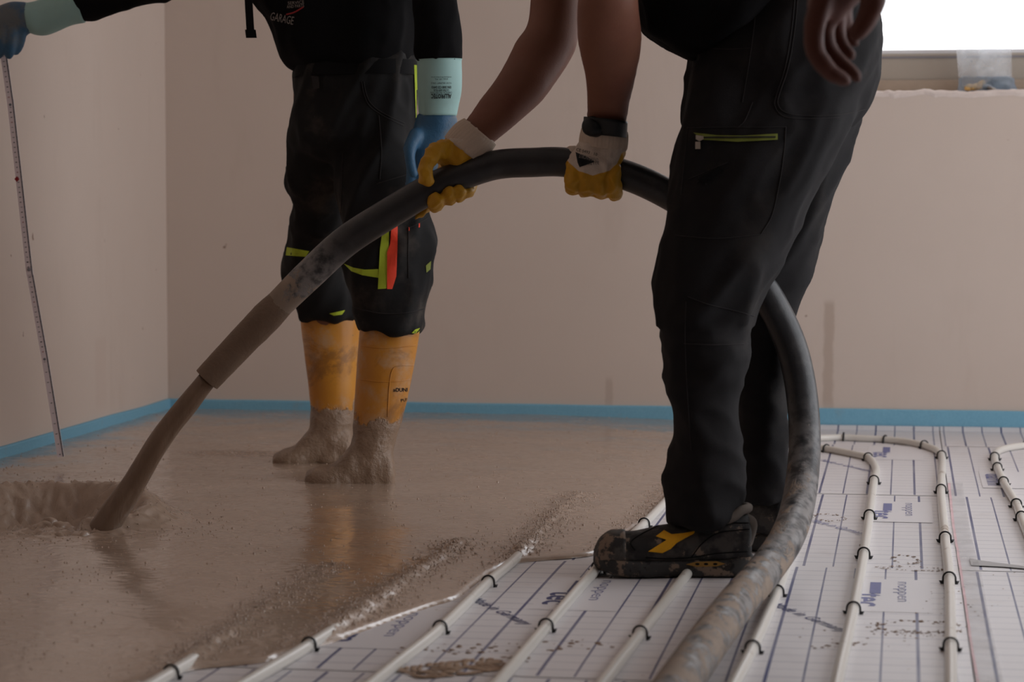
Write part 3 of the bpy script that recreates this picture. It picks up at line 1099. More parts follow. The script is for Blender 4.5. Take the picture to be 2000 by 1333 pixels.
# trail left by the far boot
for (ax, ay, bx, by) in ((430, 886, 560, 888),):
    A, B = G(ax, ay, SZ), G(bx, by, SZ)
    dl, _ = dist_line(pts, np.array([(A.x, A.y), (B.x, B.y)]))
    h += np.exp(-(dl / 0.06) ** 2) * (0.008 * np.abs(nz2) + 0.004 * nz3)
h = np.where(ins, np.maximum(h, 0.0012), 0.0002)
out = ~ins
pts2 = pts.copy()
pts2[out] = near[out]
keepv = ins.reshape(GX.shape)
anyc = keepv[:-1, :-1] | keepv[1:, :-1] | keepv[:-1, 1:] | keepv[1:, 1:]
dd = dist.reshape(GX.shape)
ny = GX.shape[1]
I, J = np.nonzero(anyc)
faces = np.stack([I * ny + J, (I + 1) * ny + J, (I + 1) * ny + J + 1, I * ny + J + 1], 1)
used, inv = np.unique(faces, return_inverse=True)
faces = inv.reshape(-1, 4)
V = np.column_stack([pts2[used], h[used]])
screed = obj('poured_screed', V, faces.tolist(), 'screed')
grain = np.clip(streak * fine + 0.35 * rough + 0.25 * np.clip(nz * 2 - 0.5, 0, 1), 0, 1)
add_attr(screed, 'grain', grain[used])
tag(screed, 'wet brown screed spread over the left of the floor', 'screed', kind='stuff')
SCREED_TREE = bvh(screed)
rg = np.random.RandomState(4)
wgt = np.where(ins & (dist > 0.012), 0.10 + 9.0 * streak + 0.6 * np.clip(nz * 2.4 - 0.5, 0, 1) + 0.5 * np.exp(-((rr - 1.4) / 0.5) ** 2), 0)
wgt *= np.exp(-np.clip(pts[:, 1] - 4.6, 0, 9) * 0.8)
pick = rg.choice(len(pts), 6500, replace=False, p=wgt / wgt.sum())
gm = MB()
for i in pick:
    x, y = pts[i] + rg.uniform(-0.003, 0.003, 2)
    r_ = rg.uniform(0.0008, 0.0021) * (1.5 if rg.rand() < 0.06 else 1)
    z = h[i]
    k = 6
    a0 = rg.rand() * 6
    ring = [(x + r_ * rg.uniform(.8, 1.2) * math.cos(a0 + 2 * math.pi * j / k), y + r_ * rg.uniform(.8, 1.2) * math.sin(a0 + 2 * math.pi * j / k), z - 0.0006) for j in range(k)]
    top = [(x + 0.6 * (p[0] - x), y + 0.6 * (p[1] - y), z + r_ * 0.75) for p in ring]
    gm.add(ring + top + [(x, y, z + r_)], [(j, (j + 1) % k, k + (j + 1) % k, k + j) for j in range(k)] + [(k + j, k + (j + 1) % k, 2 * k) for j in range(k)])
gm.build('screed_grit', 'screed', screed)['kind'] = 'stuff'

# ================================================================== THE HOSE AND THE STREAM
hose_pts = []
for x, y in ((1120, 1760), (1205, 1560)):
    hose_pts.append((G(x, y, 0.046), 0.0295))
for x, y in ((1265, 1440), (1300, 1375), (1347, 1305), (1393, 1240), (1440, 1178)):
    hose_pts.append((G(x, y, 0.046), 0.0295))
for x, y, d, r in ((1490, 1120, 3.93, .0295), (1535, 1055, 4.08, .0295), (1558, 990, 4.22, .0295), (1570, 905, 4.34, .0292), (1571, 830, 4.40, .029), (1562, 745, 4.43, .029), (1543, 670, 4.44, .029),
                   (1508, 595, 4.44, .0288), (1462, 520, 4.44, .0285), (1395, 440, 4.44, .028), (1307, 381, 4.45, .0278), (1215, 340, 4.46, .0277), (1110, 318, 4.48, .0276), (1040, 317.5, 4.49, .0276), (965, 323, 4.5, .0277),
                   (885, 349, 4.5, .0283), (830, 375, 4.5, .0285), (755, 420, 4.51, .029), (675, 472, 4.52, .0292), (604, 537, 4.53, .029), (540, 600, 4.54, .0272), (470, 672, 4.55, .0262), (404, 742, 4.55, .0250)):
    hose_pts.append((P(x, y, d), r))
hose = empty('concrete_hose', G(1440, 1178, 0.016))
tag(hose, 'thick black rubber hose smeared with mud, arching between the workers', 'hose')
SEG, NS = 28, 8
v, f = tube([p for p, r in hose_pts], [r for p, r in hose_pts], SEG, NS, cap=False)
ns = len(v) // SEG
ho = obj('hose_tube', v, f, 'hose', hose)
sp = np.repeat(np.arange(ns) / NS, SEG)
# mud amount along the hose: front end on the floor 0..8, clean middle, outlet muddy
xs = [0, 4, 6, 8, 9, 10, 12, 16, 23, 24, 25, 26, 27, 29]
ys = [.70, .66, .64, .60, .56, .50, .38, .26, .28, .32, .40, .58, .85, 1.1]
add_attr(ho, 'mud', np.interp(sp, xs, ys))
# open outlet: inner wall
end = hose_pts[-1][0]
dirv = (hose_pts[-1][0] - hose_pts[-2][0]).normalized()
v, f = tube([end - dirv * 0.05, end + dirv * 0.001], [0.0205, 0.0205], 24, 2, cap=False)
obj('outlet_bore', v, [tuple(reversed(q)) for q in f], 'mud_coat', hose)
# mud coat sleeve on the outlet
pts_ = hose_pts[-4:]
v, f = tube([p for p, r in pts_], [0.010, 0.0285, 0.0283, 0.0268], 28, 10, cap=False)
cen = sum((p for p, r in pts_), Vector()) / 4
w = []
k = len(v) // 28
for i, p in enumerate(v):
    t = (i // 28) / (k - 1)
    n1 = noise.noise(p * 60) * 0.0012 + noise.noise(p * 150) * 0.0006
    # only a tongue on the upper/near side reaches far up the hose
    w.append(p + Vector((0, 0, n1)) + FWD * n1)
coat = obj('mud_coat', w, f, 'mud_coat', hose)
coat['label'] = 'wet mud coating on the outlet'

jet_pts = [(404, 742, 4.55, 18), (372, 783, 4.555, 20), (328, 838, 4.56, 21.5), (288, 900, 4.565, 22), (258, 950, 4.57, 23), (232, 988, 4.57, 25), (205, 1030, 4.57, 27), (190, 1055, 4.57, 27)]
a = catmull(jet_pts, 10)
rings = []
u = None
pos = [P(x, y, d) for x, y, d, r in a]
for i, c in enumerate(pos):
    tg = (pos[min(i + 1, len(pos) - 1)] - pos[max(i - 1, 0)]).normalized()
    u = (FWD - tg * FWD.dot(tg)).normalized()
    w_ = tg.cross(u)
    ring = []
    for j in range(30):
        t = 2 * math.pi * j / 30
        r = a[i][3] * a[i][2] / F
        r *= 1 + 0.10 * noise.noise(Vector((math.cos(t) * 1.6, math.sin(t) * 1.6, i * 0.045))) + 0.05 * noise.noise(Vector((math.cos(t) * 4, math.sin(t) * 4, i * 0.12)))
        ring.append(c + (u * math.cos(t) + w_ * math.sin(t)) * r)
    rings.append(ring)
v, f = loft(rings)
tag(obj('screed_stream', v, f, 'jet'), 'thick brown stream of wet screed pouring from the hose', 'stream')

# turbulent lumps in the pool where the stream lands
parts = []
rnd = random.Random(5)
for (x, y, r) in ((105, 1016, 10), (92, 1024, 9), (116, 1026, 10), (130, 1024, 8), (103, 1034, 9), (140, 1034, 8), (158, 1038, 9), (168, 1044, 7), (82, 1034, 8), (122, 1038, 9), (96, 1042, 8), (148, 1044, 8), (112, 1044, 8)):
    d = 0.655 * F / (y + 8 - 370)
    parts.append(ptube([(x - r * 1.2, y + 7, d, r * .6), (x, y + 4, d, r * .8), (x + r * 1.3, y + 8, d, r * .5)], 10, 3))
    parts.append(ptube([(x - 16, y + 14, d, r * 1.2), (x, y + 12, d, r * 1.3), (x + 18, y + 15, d, r * 1.2)], 10, 2))
lump = remesh('splash_lumps', parts, 0.0032, 1, 'screed', None, lambda p, n: 0.013 * noise.noise(p * 30) + 0.010 * (ridged(p * 48) - .5))
tag(lump, 'churning lumps of screed where the stream lands', 'splash', kind='stuff')

# ================================================================== FOLDING RULE
ruler = empty('folding_rule', P(118, 892, 5.68))
tag(ruler, 'white folding rule held upright beside the left wall', 'ruler')
RD = 5.66
rp = [(4, 85), (21, 205), (57, 527), (88, 702), (119, 893)]
acr = RIGHT * 1.0
for i in range(4):
    A, B = P(*rp[i], RD - 0.004 * (i % 2)), P(*rp[i + 1], RD - 0.004 * (i % 2))
    ax = (B - A).normalized()
    side = (RIGHT - ax * RIGHT.dot(ax)).normalized()
    nn = ax.cross(side).normalized()
    if nn.dot(FWD) > 0:
        nn = -nn
    hw, th = 0.0078, 0.0016
    A2, B2 = A - ax * 0.012, B + ax * (0.012 if i < 3 else 0)
    v = [q + side * s * hw + nn * t for q in (A2, B2) for s, t in ((-1, -th), (1, -th), (1, th), (-1, th))]
    seg = obj('rule_segment', v, [(0, 1, 2, 3), (7, 6, 5, 4), (0, 4, 5, 1), (1, 5, 6, 2), (2, 6, 7, 3), (3, 7, 4, 0)], 'rule', ruler, smooth=False)
    v = [q + side * hw * s + nn * (th + 0.0003) for q in (A2, B2) for s in (0.55, 1.0)]
    obj('rule_edge_band', v, [(0, 1, 3, 2)], 'rule_edge', seg, smooth=False)
    ln = (B - A).length
    tk = MB()
    num = MB()
    red = MB()
    m = int(ln / 0.0118)
    for j in range(m):
        c = A + ax * (j + 0.5) * ln / m + nn * (th + 0.0005)
        tk.add([c + side * hw * 0.55 - ax * 0.0005, c + side * hw - ax * 0.0005, c + side * hw + ax * 0.0005, c + side * hw * 0.55 + ax * 0.0005], [(0, 1, 2, 3)])
        val = str((j + i * 7) % 10)
        if i < 3 or j % 2 == 0:
            tv, tf, asp = text_mesh(val, 0.02)
            tgt = red if (j + i * 7) % 10 == 0 else num
            tgt.add([c - side * hw * 0.2 + ax * x * 0.0045 + side * y * 0.0045 for x, y, _ in tv], tf)
    tk.build('scale_ticks', 'ink_black', seg, smooth=False)['kind'] = 'stuff'
    num.build('scale_numbers', 'ink_black', seg, smooth=False)['kind'] = 'stuff'
    if red.v:
        red.build('scale_tens', 'ink_red', seg, smooth=False)['kind'] = 'stuff'
    if i < 3:
        v, f = tube([B - nn * 0.004, B + nn * 0.0035], [0.004, 0.004], 12, 1)
        obj('rule_joint', v, f, 'rule_edge', ruler)
c = P(33, 350, RD - 0.0065)
obj('red_mark', [c + RIGHT * -0.006, c + UPZ * -0.007, c + RIGHT * 0.006, c + UPZ * 0.007], [(0, 1, 2, 3)], 'ink_red', ruler, smooth=False)

# ================================================================== WORKER IN THE YELLOW BOOTS
D1 = 5.40
p1 = empty('person', P(690, 935, 5.45) * 1.0)
p1.location.z = 0.0
WLOC[p1] = Vector(p1.location)
tag(p1, 'person in black work clothes, blue gloves and yellow rubber boots holding a folding rule', 'person')


def folds(amp, sc, stretch_dir, fine=0.001):
    sd = Vector(stretch_dir).normalized()

    def fn(p, n):
        q = p - sd * p.dot(sd) * 0.78
        w = noise.noise(p * 3.1) * 0.25
        a_ = ridged(q * sc + Vector((w, w, w)) * 2) - 0.45
        q2 = p - sd * p.dot(sd) * 0.6
        b_ = ridged(q2 * sc * 2.1 + Vector((5, w * 3, 2))) - 0.45
        return amp * (a_ + 0.5 * b_) + fine * noise.noise(p * 38)
    return fn


# body under the clothes
body1 = remesh('body', [
    ptube([(690, -40, 5.42, 105), (690, 60, 5.42, 96), (690, 160, 5.42, 84)], 16),
    ptube([(670, -190, 5.42, 80), (680, -90, 5.42, 108), (690, 0, 5.42, 100)], 16),
    ptube([(675, -290, 5.42, 46), (670, -220, 5.42, 58)], 14),
    ptube([(668, -420, 5.40, 62), (664, -370, 5.38, 72), (668, -320, 5.38, 60), (672, -290, 5.4, 46)], 16),
    ptube([(590, -365, 5.36, 9), (586, -350, 5.36, 13)], 8),
    ptube([(745, 150, 5.42, 50), (740, 350, 5.40, 52), (760, 480, 5.38, 48), (762, 640, 5.38, 38), (735, 860, 5.38, 30)], 14),
    ptube([(630, 150, 5.46, 58), (622, 350, 5.56, 52), (618, 480, 5.66, 42), (640, 620, 5.74, 38), (650, 830, 5.76, 28)], 14),
    ptube([(810, -175, 5.32, 34), (846, -60, 5.22, 30), (856, 60, 5.2, 30), (856, 170, 5.2, 24)], 12),
    ptube([(570, -175, 5.44, 40), (430, -125, 5.5, 34), (280, -45, 5.56, 30), (120, 22, 5.62, 24)], 12)],
    0.014, 3, 'skin', p1)
# hair cap
v, f = ptube([(672, -440, 5.43, 52), (668, -405, 5.44, 74), (676, -360, 5.47, 66)], 16)
hb = obj('hair', v, f, 'hair', p1)

w1t = remesh('trousers', [
    sil([(585, 112, 806, 105, 5.42), (574, 150, 813, 145, 5.42), (575, 200, 812, 200, 5.42), (571, 260, 808, 260, 5.42), (569, 290, 806, 290, 5.42, .10), (590, 318, 790, 318, 5.42, .06)], 0.125, 4, 32, 0.9),
    sil([(655, 225, 811, 225, 5.41, .10), (648, 300, 808, 300, 5.40, .10), (648, 360, 829, 350, 5.39, .092), (658, 420, 840, 419, 5.38), (668, 466, 847, 466, 5.38), (673, 514, 843, 514, 5.38), (680, 556, 842, 553, 5.38), (695, 606, 829, 606, 5.38), (702, 645, 820, 651, 5.38)], 0.085, 4, 28, 0.9),
    sil([(572, 225, 700, 225, 5.43, .10), (567, 300, 690, 300, 5.46, .10), (563, 364, 682, 364, 5.52), (573, 390, 674, 390, 5.55), (563, 443, 670, 443, 5.60), (566, 461, 668, 461, 5.62), (559, 488, 668, 488, 5.65), (556, 537, 674, 537, 5.70), (564, 575, 688, 575, 5.73), (579, 607, 700, 603, 5.75), (586, 625, 703, 620, 5.76)], 0.085, 4, 28, 0.9)],
    0.0075, 4, 'w1_trousers', p1, folds(0.017, 9, (0.45, 0, 1), 0.0015))
t1 = bvh(w1t)
hood = remesh('hoodie', [
    sil([(579, 137, 801, 124, 5.42, .118), (558, 120, 806, 112, 5.42, .135), (545, 92, 811, 84, 5.42, .14), (537, 62, 814, 52, 5.42, .14), (522, 30, 815, 20, 5.42, .14), (496, 0, 816, -10, 5.42, .14), (474, -60, 826, -65, 5.42, .145), (476, -150, 838, -150, 5.42, .14), (520, -215, 826, -215, 5.42, .12), (600, -262, 750, -262, 5.42, .09)], 0.14, 4, 36, 0.9),
    sil([(770, -200, 870, -190, 5.30, .08), (800, -110, 884, -100, 5.24, .07), (810, 0, 890, 0, 5.2, .06), (812, 50, 895, 50, 5.2, .055), (812, 100, 898, 98, 5.2, .052), (814, 121, 901, 119, 5.2, .050)], 0.06, 4, 24),
    ptube([(740, -195, 5.38, 78), (800, -185, 5.33, 66), (842, -150, 5.27, 54), (850, -90, 5.23, 46)], 20, 5),
    ptube([(520, -170, 5.44, 82), (430, -122, 5.5, 72), (330, -66, 5.55, 62), (240, -35, 5.58, 52), (185, -8, 5.60, 44), (152, 4, 5.61, 37)], 20, 5, True)],
    0.0075, 3, 'black_cloth', p1, folds(0.012, 8, (0.2, 0, 1)))
t1h = bvh(hood)
# belt
v, f = sil([(577, 128, 812, 118, 5.42, .125), (574, 152, 814, 147, 5.42, .127)], .127, 3, 40, 0.85, cap=False)
belt = obj('belt', v, f, 'seam_dark', p1)
patch('belt_buckle', [(608, 148), (622, 150), (624, 172), (612, 174)], t1, 'seam', p1, 0.012, 4, 0.002, 'dull dark buckle')
# hanging strap
st = MB()
A, B = P(483, -40, 5.3), P(491, 60, 5.3)
for (q0, q1, hw) in ((A, P(489, 60, 5.3), 0.0085), (P(489, 58, 5.3), P(491, 74, 5.3), 0.0115)):
    v = [q + RIGHT * s * hw + FWD_H * t * (0.002 if hw < 0.01 else 0.004) for q in (q0, q1) for s, t in ((-1, -1), (1, -1), (1, 1), (-1, 1))]
    st.add(v, [(3, 2, 1, 0), (4, 5, 6, 7), (0, 1, 5, 4), (1, 2, 6, 5), (2, 3, 7, 6), (3, 0, 4, 7)])
st.add(*ptube([(483, -36, 5.3, 7), (500, -130, 5.31, 7), (600, -235, 5.34, 7), (640, -262, 5.36, 7)], 8))
st.build('neck_strap', 'black_cloth', p1, smooth=False)['label'] = 'black strap hanging from the neck'


# boots
def boot(rows_shaft, rows_foot, hd_foot, name='rubber_boot'):
    parts = [sil(rows_shaft, 0.05, 4, 28, 0.95), sil(rows_foot, hd_foot, 4, 24, 0.8)]
    return remesh(name, parts, 0.005, 3, 'boot', p1, lambda p, n: (0.0035 * noise.noise(p * 26) + 0.002 * noise.noise(p * 70)) * (1.0 if p.z < 0.16 else 0.15))


b1 = boot([(703, 636, 821, 646, 5.38, .062), (701, 660, 818, 662, 5.38, .062), (697, 708, 810, 710, 5.38, .060), (692, 789, 794, 789, 5.38, .056), (689, 843, 778, 848, 5.38, .050), (684, 880, 768, 880, 5.38, .047), (682, 920, 768, 920, 5.38, .047), (682, 950, 767, 950, 5.38, .047)],
          [(772, 905, 772, 955, 5.38, .030), (762, 880, 764, 962, 5.38, .044), (730, 860, 730, 964, 5.38, .046), (697, 858, 697, 965, 5.38, .046), (672, 884, 672, 966, 5.38, .048), (645, 907, 645, 967, 5.38, .052), (618, 913, 618, 966, 5.38, .048), (601, 920, 601, 958, 5.38, .032), (595, 927, 595, 950, 5.38, .015)], .045)
b2 = boot([(585, 612, 704, 616, 5.76, .062), (588, 640, 703, 640, 5.76, .062), (596, 705, 699, 705, 5.76, .060), (603, 762, 696, 762, 5.76, .056), (607, 812, 692, 812, 5.76, .050), (604, 845, 690, 845, 5.76, .047), (604, 880, 690, 880, 5.76, .047), (604, 905, 690, 905, 5.76, .047)],
          [(694, 862, 694, 910, 5.76, .03), (684, 836, 684, 914, 5.76, .044), (655, 826, 655, 916, 5.76, .046), (622, 826, 622, 917, 5.76, .046), (597, 848, 597, 918, 5.76, .048), (572, 872, 572, 918, 5.76, .052), (548, 882, 548, 917, 5.76, .048), (533, 888, 533, 912, 5.76, .032)], .045)
tb = bvh(b1)
for y0_, y1_ in ((672, 674), (738, 740)):
    seamline('boot_ridge', [(704, y0_ + 4), (740, y1_ + 6), (780, y1_ + 5), (812 - (y0_ - 672) * .12, y0_ + 3)], tb, 'boot', b1, 2.0, 0.0005)
seamline('boot_ridge', [(757, 815), (760, 760), (766, 724), (780, 715), (808, 714)], tb, 'boot', b1, 2.2, 0.0005)
text_on('boot_print', '»DUNLOP', tb, 790, 762, 44, 8, 0, 'ink_black', b1, 0.02)
text_on('boot_print', 'PURO', tb, 794, 781, 22, 6, -10, 'ink_black', b1, 0.01)

# trouser trim
NE, RZ = 'neon', 'red_zip'
patch('reflective_stripe', [(560, 483), (604, 491), (597, 502), (558, 499)], t1, NE, w1t, 0.003, label='neon yellow stripe')
patch('reflective_stripe', [(671, 515), (690, 523), (712, 527), (739, 526), (739, 543), (708, 538), (686, 530)], t1, NE, w1t, 0.003)
patch('zip_flap', [(747, 451), (760, 443), (759, 487), (755, 564), (738, 565), (742, 487)], t1, NE, w1t, 0.004, label='neon yellow zip flap')
patch('zip_tape', [(765, 435), (777, 430), (776, 487), (774, 540), (766, 565), (756, 565), (756, 493), (762, 477)], t1, RZ, w1t, 0.006, label='orange red zip')
patch('zip_pull', [(765, 460), (773, 460), (774, 470), (764, 470)], t1, RZ, w1t, 0.011, 3, 0.003)
patch('hem_tab', [(643, 613), (674, 606), (668, 615), (652, 617)], t1, NE, w1t, 0.004)
patch('hem_tab', [(804, 651), (811, 644), (820, 641), (819, 652)], t1, NE, w1t, 0.004)
patch('side_piping', [(809, 127), (814, 127), (818, 238), (813, 240)], t1, NE, w1t, 0.004)
for ln_ in ([(710, 160), (716, 185), (725, 203), (750, 222), (790, 241)], [(706, 160), (712, 187), (722, 207), (748, 226), (788, 246)], [(736, 359), (768, 349), (799, 340)], [(798, 446), (820, 435), (840, 423)], [(798, 446), (797, 495), (798, 543)], [(670, 300), (668, 340), (666, 420)], [(690, 600), (740, 612), (790, 612), (828, 604)], [(740, 226), (745, 290), (742, 350)]):
    seamline('seam', ln_, t1, 'seam', w1t, 2.0)
patch('pocket_label', [(832, 519), (842, 510), (841, 526), (833, 533)], t1, 'neon_dull', w1t, 0.002)
patch('pocket_stitch', [(798, 444), (800, 444), (800, 451), (798, 451)], t1, RZ, w1t, 0.002, 2)
patch('pocket_stitch', [(818, 437), (820, 436), (820, 444), (818, 445)], t1, RZ, w1t, 0.002, 2)
text_on('chest_print', 'GARAGE', t1h, 551, 36, 46, 16, 12, 'ink_white', hood, 0.0, 0.003)
text_on('chest_print', 'SERVICE', t1h, 578, 5, 32, 6, -5, 'ink_white', hood, 0.0, 0.003)
text_on('chest_print', 'AND PARTS', t1h, 577, 12, 34, 6, -5, 'ink_white', hood, 0.0, 0.003)
seamline('chest_print_line', [(560, 28), (575, 24), (592, 14)], t1h, 'ink_red', hood, 3, 0.002)

# hanging gauntlet
gl = empty('work_glove', P(855, 345, 5.2))
gl.parent = p1
gl.location = WLOC[gl] - WLOC[p1]
v, f = sil([(812, 117, 903, 115, 5.2, .050), (815, 122, 901, 121, 5.2, .048), (816, 150, 901, 150, 5.2, .046), (816, 180, 900, 180, 5.2, .044), (815, 205, 896, 205, 5.2, .042), (817, 226, 892, 226, 5.2, .040)], .045, 5, 36)
v = [p + FWD_H * 0.004 * noise.noise(p * 16) + RIGHT * 0.003 * noise.noise(p * 14 + Vector((4, 0, 0))) for p in v]
gc = obj('gauntlet_cuff', v, f, 'g_cyan', gl)
gc['label'] = 'pale cyan gauntlet cuff'
gh = remesh('glove_hand', [
    sil([(817, 222, 891, 222, 5.2, .038), (808, 243, 893, 243, 5.2, .036), (798, 272, 884, 276, 5.2, .034), (795, 305, 872, 312, 5.2, .03), (797, 335, 862, 340, 5.2, .026)], .035, 4, 28),
    ptube([(806, 320, 5.2, 12), (803, 360, 5.195, 12), (806, 392, 5.185, 11), (813, 405, 5.175, 9)]),
    ptube([(828, 325, 5.2, 12), (827, 365, 5.195, 12), (829, 395, 5.185, 11), (834, 406, 5.175, 9)]),
    ptube([(848, 325, 5.21, 12), (848, 362, 5.205, 12), (848, 388, 5.19, 10), (851, 396, 5.18, 9)]),
    ptube([(866, 318, 5.22, 11), (867, 350, 5.21, 10), (866, 372, 5.2, 9)]),
    ptube([(812, 262, 5.17, 15), (801, 290, 5.155, 13), (802, 320, 5.15, 11), (808, 340, 5.15, 9)])],
    0.0045, 4, 'g_blue', gl, lambda p, n: 0.003 * noise.noise(p * 28))
tg1 = bvh(gc)
for s, y, w_, hh, bo in (('ALLPROTEC', 188, 40, 9, 0.03), ('CHEMICAL PROTECTION', 181, 42, 3.6, 0.0), ('ULTRA GRIP PLUS', 176.5, 30, 4.2, 0.02), ('EN 388 CE 0493', 170.5, 38, 5, 0.02), ('4121X  AKLMNPT  VIRUS', 162.5, 40, 3.6, 0.0), ('size 10 XL', 155, 26, 3.2, 0.0), ('manufactured for professional use', 150.5, 40, 3.5, 0.0)):
    text_on('glove_print', s, tg1, 862, y, w_, hh, 180, 'ink_black', gc, bo, 0.002)

# raised gauntlet with the folding rule
gl = empty('work_glove', P(60, 60, 5.62))
gl.parent = p1
gl.location = WLOC[gl] - WLOC[p1]
v, f = sil([(150, -36, 166, 44, 5.61, .046), (132, -22, 140, 49, 5.61, .045), (110, -12, 112, 62, 5.615, .042), (88, -4, 90, 70, 5.62, .040), (66, 2, 72, 70, 5.62, .038), (50, 4, 58, 66, 5.62, .034)], .04, 5, 32)
v = [p + FWD_H * 0.003 * noise.noise(p * 16) + UPZ * 0.003 * noise.noise(p * 14 + Vector((4, 0, 0))) for p in v]
obj('gauntlet_cuff', v, f, 'g_cyan', gl)['label'] = 'pale cyan gauntlet cuff'
remesh('glove_hand', [
    sil([(54, 3, 62, 67, 5.62, .034), (40, 3, 44, 68, 5.62, .034), (18, 4, 20, 71, 5.62, .034), (-5, 12, 0, 74, 5.62, .034), (-24, 24, -18, 74, 5.62, .03)], .034, 4, 24),
    ptube([(24, 62, 5.60, 11), (22, 85, 5.595, 9.5), (18, 104, 5.60, 8.5), (18, 110, 5.605, 7)]),
    ptube([(42, 62, 5.61, 11), (40, 82, 5.61, 9), (34, 98, 5.615, 8), (31, 104, 5.62, 6)]),
    ptube([(4, 64, 5.60, 11), (3, 90, 5.60, 9), (0, 104, 5.61, 8), (-2, 110, 5.62, 6)]),
    ptube([(-14, 60, 5.60, 11), (-14, 84, 5.60, 9), (-16, 100, 5.62, 8)]),
    ptube([(0, 40, 5.65, 12), (-6, 75, 5.69, 10), (0, 100, 5.69, 9)])],
    0.0045, 4, 'g_blue', gl, lambda p, n: 0.002 * noise.noise(p * 28))

# ================================================================== WORKER HOLDING THE HOSE
p2 = empty('person', G(1330, 1127, 0.0))
tag(p2, 'person in black shirt and charcoal trousers bending over with a hose in yellow gloves', 'person')
DN, DFR = 4.25, 4.56       # near and far side
arm_near = [(1172, -310, 1250, -290, 4.27, .045), (1148, -190, 1250, -200, 4.22, .055), (1136, -90, 1246, -95, 4.20, .056), (1128, 0, 1247, 0, 4.22, .054), (1126, 45, 1252, 45, 4.25, .056), (1131, 100, 1253, 95, 4.29, .054), (1143, 152, 1242, 155, 4.34, .046), (1145, 205, 1229, 210, 4.39, .036), (1146, 262, 1222, 268, 4.43, .032)]
arm_far = [(1128, -310, 1205, -295, 4.53, .045), (1068, -200, 1168, -205, 4.58, .055), (1040, -90, 1140, -100, 4.62, .055), (1036, 0, 1135, 10, 4.64, .052), (1029, 50, 1128, 84, 4.63, .052), (1008, 78, 1114, 118, 4.62, .052), (990, 116, 1096, 148, 4.60, .050), (966, 156, 1062, 195, 4.57, .046), (934, 199, 1018, 236, 4.54, .038), (911, 232, 966, 279, 4.52, .032), (888, 258, 940, 305, 4.51, .030)]
body2 = remesh('body', [
    sil(arm_near, .05, 5, 28), sil(arm_far, .05, 5, 28),
    ptube([(1540, 90, 4.4, 120), (1450, -20, 4.4, 96), (1345, -130, 4.4, 92), (1225, -240, 4.4, 84)], 18),
    ptube([(1215, -285, 4.27, 52), (1195, -275, 4.4, 66), (1165, -290, 4.52, 52)], 16),
    ptube([(1180, -340, 4.4, 60), (1110, -390, 4.4, 56)], 14),
    ptube([(1130, -380, 4.4, 55), (1090, -420, 4.4, 84), (1050, -450, 4.4, 92), (1010, -440, 4.4, 76)], 18),
    ptube([(1000, -395, 4.4, 14), (990, -385, 4.4, 16)], 10),
    ptube([(1540, 150, 4.30, 80), (1430, 450, 4.27, 75), (1375, 620, 4.25, 55), (1380, 800, 4.25, 42), (1385, 990, 4.25, 30)], 14),
    ptube([(1560, 150, 4.46, 70), (1520, 450, 4.51, 55), (1490, 620, 4.53, 42), (1488, 800, 4.53, 36), (1492, 930, 4.53, 26)], 14)],
    0.0075, 4, 'skin', p2, lambda p, n: 0.0012 * noise.noise(p * 22))
v, f = ptube([(1120, -420, 4.4, 60), (1080, -455, 4.4, 92), (1040, -490, 4.4, 80)], 18)
obj('hair', v, f, 'hair', p2)
UPL = P(1690, 230, 4.4) - P(1470, 620, 4.3)
tf_ = folds(0.013, 9.5, UPL, 0.001)


def w2fold(p, n):
    x, y, d = proj(p)
    if y < 640:
        return tf_(p, n)
    q = Vector((p.x * 0.55, p.y * 0.55, p.z + 0.22 * p.x))
    k = 1.0 + 0.7 * max(0, (y - 820) / 200)
    return k * (0.013 * (ridged(q * 10 + Vector((3, 1, 2))) - 0.45) + 0.006 * (ridged(q * 22 + Vector((1, 6, 2))) - 0.45)) + 0.001 * noise.noise(p * 38)


w2t = remesh('trousers', [
    sil([(1420, -60, 1690, -10, 4.4, .17), (1368, 40, 1712, 40, 4.4, .185), (1350, 100, 1717, 100, 4.4, .195), (1345, 150, 1709, 150, 4.4, .195), (1338, 200, 1694, 200, 4.4, .185), (1334, 245, 1660, 245, 4.4, .15)], .17, 4, 40, 0.9),
    sil([(1350, 130, 1690, 130, 4.34, .11), (1338, 200, 1682, 205, 4.32, .115), (1330, 250, 1664, 256, 4.30, .115), (1320, 300, 1636, 302, 4.29, .112), (1311, 350, 1610, 350, 4.28, .11), (1303, 400, 1581, 400, 4.275, .105), (1297, 440, 1562, 440, 4.27, .10), (1288, 480, 1542, 480, 4.265, .097), (1282, 520, 1522, 520, 4.26, .094), (1281, 560, 1502, 560, 4.255, .09), (1283, 600, 1484, 600, 4.25, .087), (1288, 640, 1468, 645, 4.25, .085), (1297, 700, 1462, 700, 4.25, .083), (1302, 750, 1456, 750, 4.25, .08), (1309, 800, 1449, 800, 4.25, .077), (1313, 850, 1449, 850, 4.25, .075), (1309, 900, 1455, 900, 4.25, .074), (1302, 950, 1469, 940, 4.25, .075), (1300, 1000, 1455, 985, 4.25, .073), (1302, 1024, 1450, 1012, 4.25, .068)], .09, 4, 36, 0.92),
    sil([(1440, 150, 1700, 150, 4.47, .11), (1440, 219, 1687, 219, 4.48, .11), (1436, 271, 1668, 271, 4.49, .108), (1432, 376, 1626, 376, 4.50, .10), (1432, 450, 1604, 450, 4.51, .095), (1430, 530, 1581, 530, 4.52, .09), (1430, 612, 1553, 612, 4.525, .085), (1430, 680, 1540, 680, 4.53, .08), (1432, 760, 1536, 760, 4.53, .078), (1436, 840, 1540, 840, 4.53, .075), (1440, 900, 1541, 900, 4.53, .072), (1446, 940, 1538, 935, 4.53, .07), (1452, 985, 1532, 980, 4.53, .066)], .09, 4, 32, 0.92)],
    0.0065, 4, 'w2_trousers', p2, w2fold)
t2 = bvh(w2t)
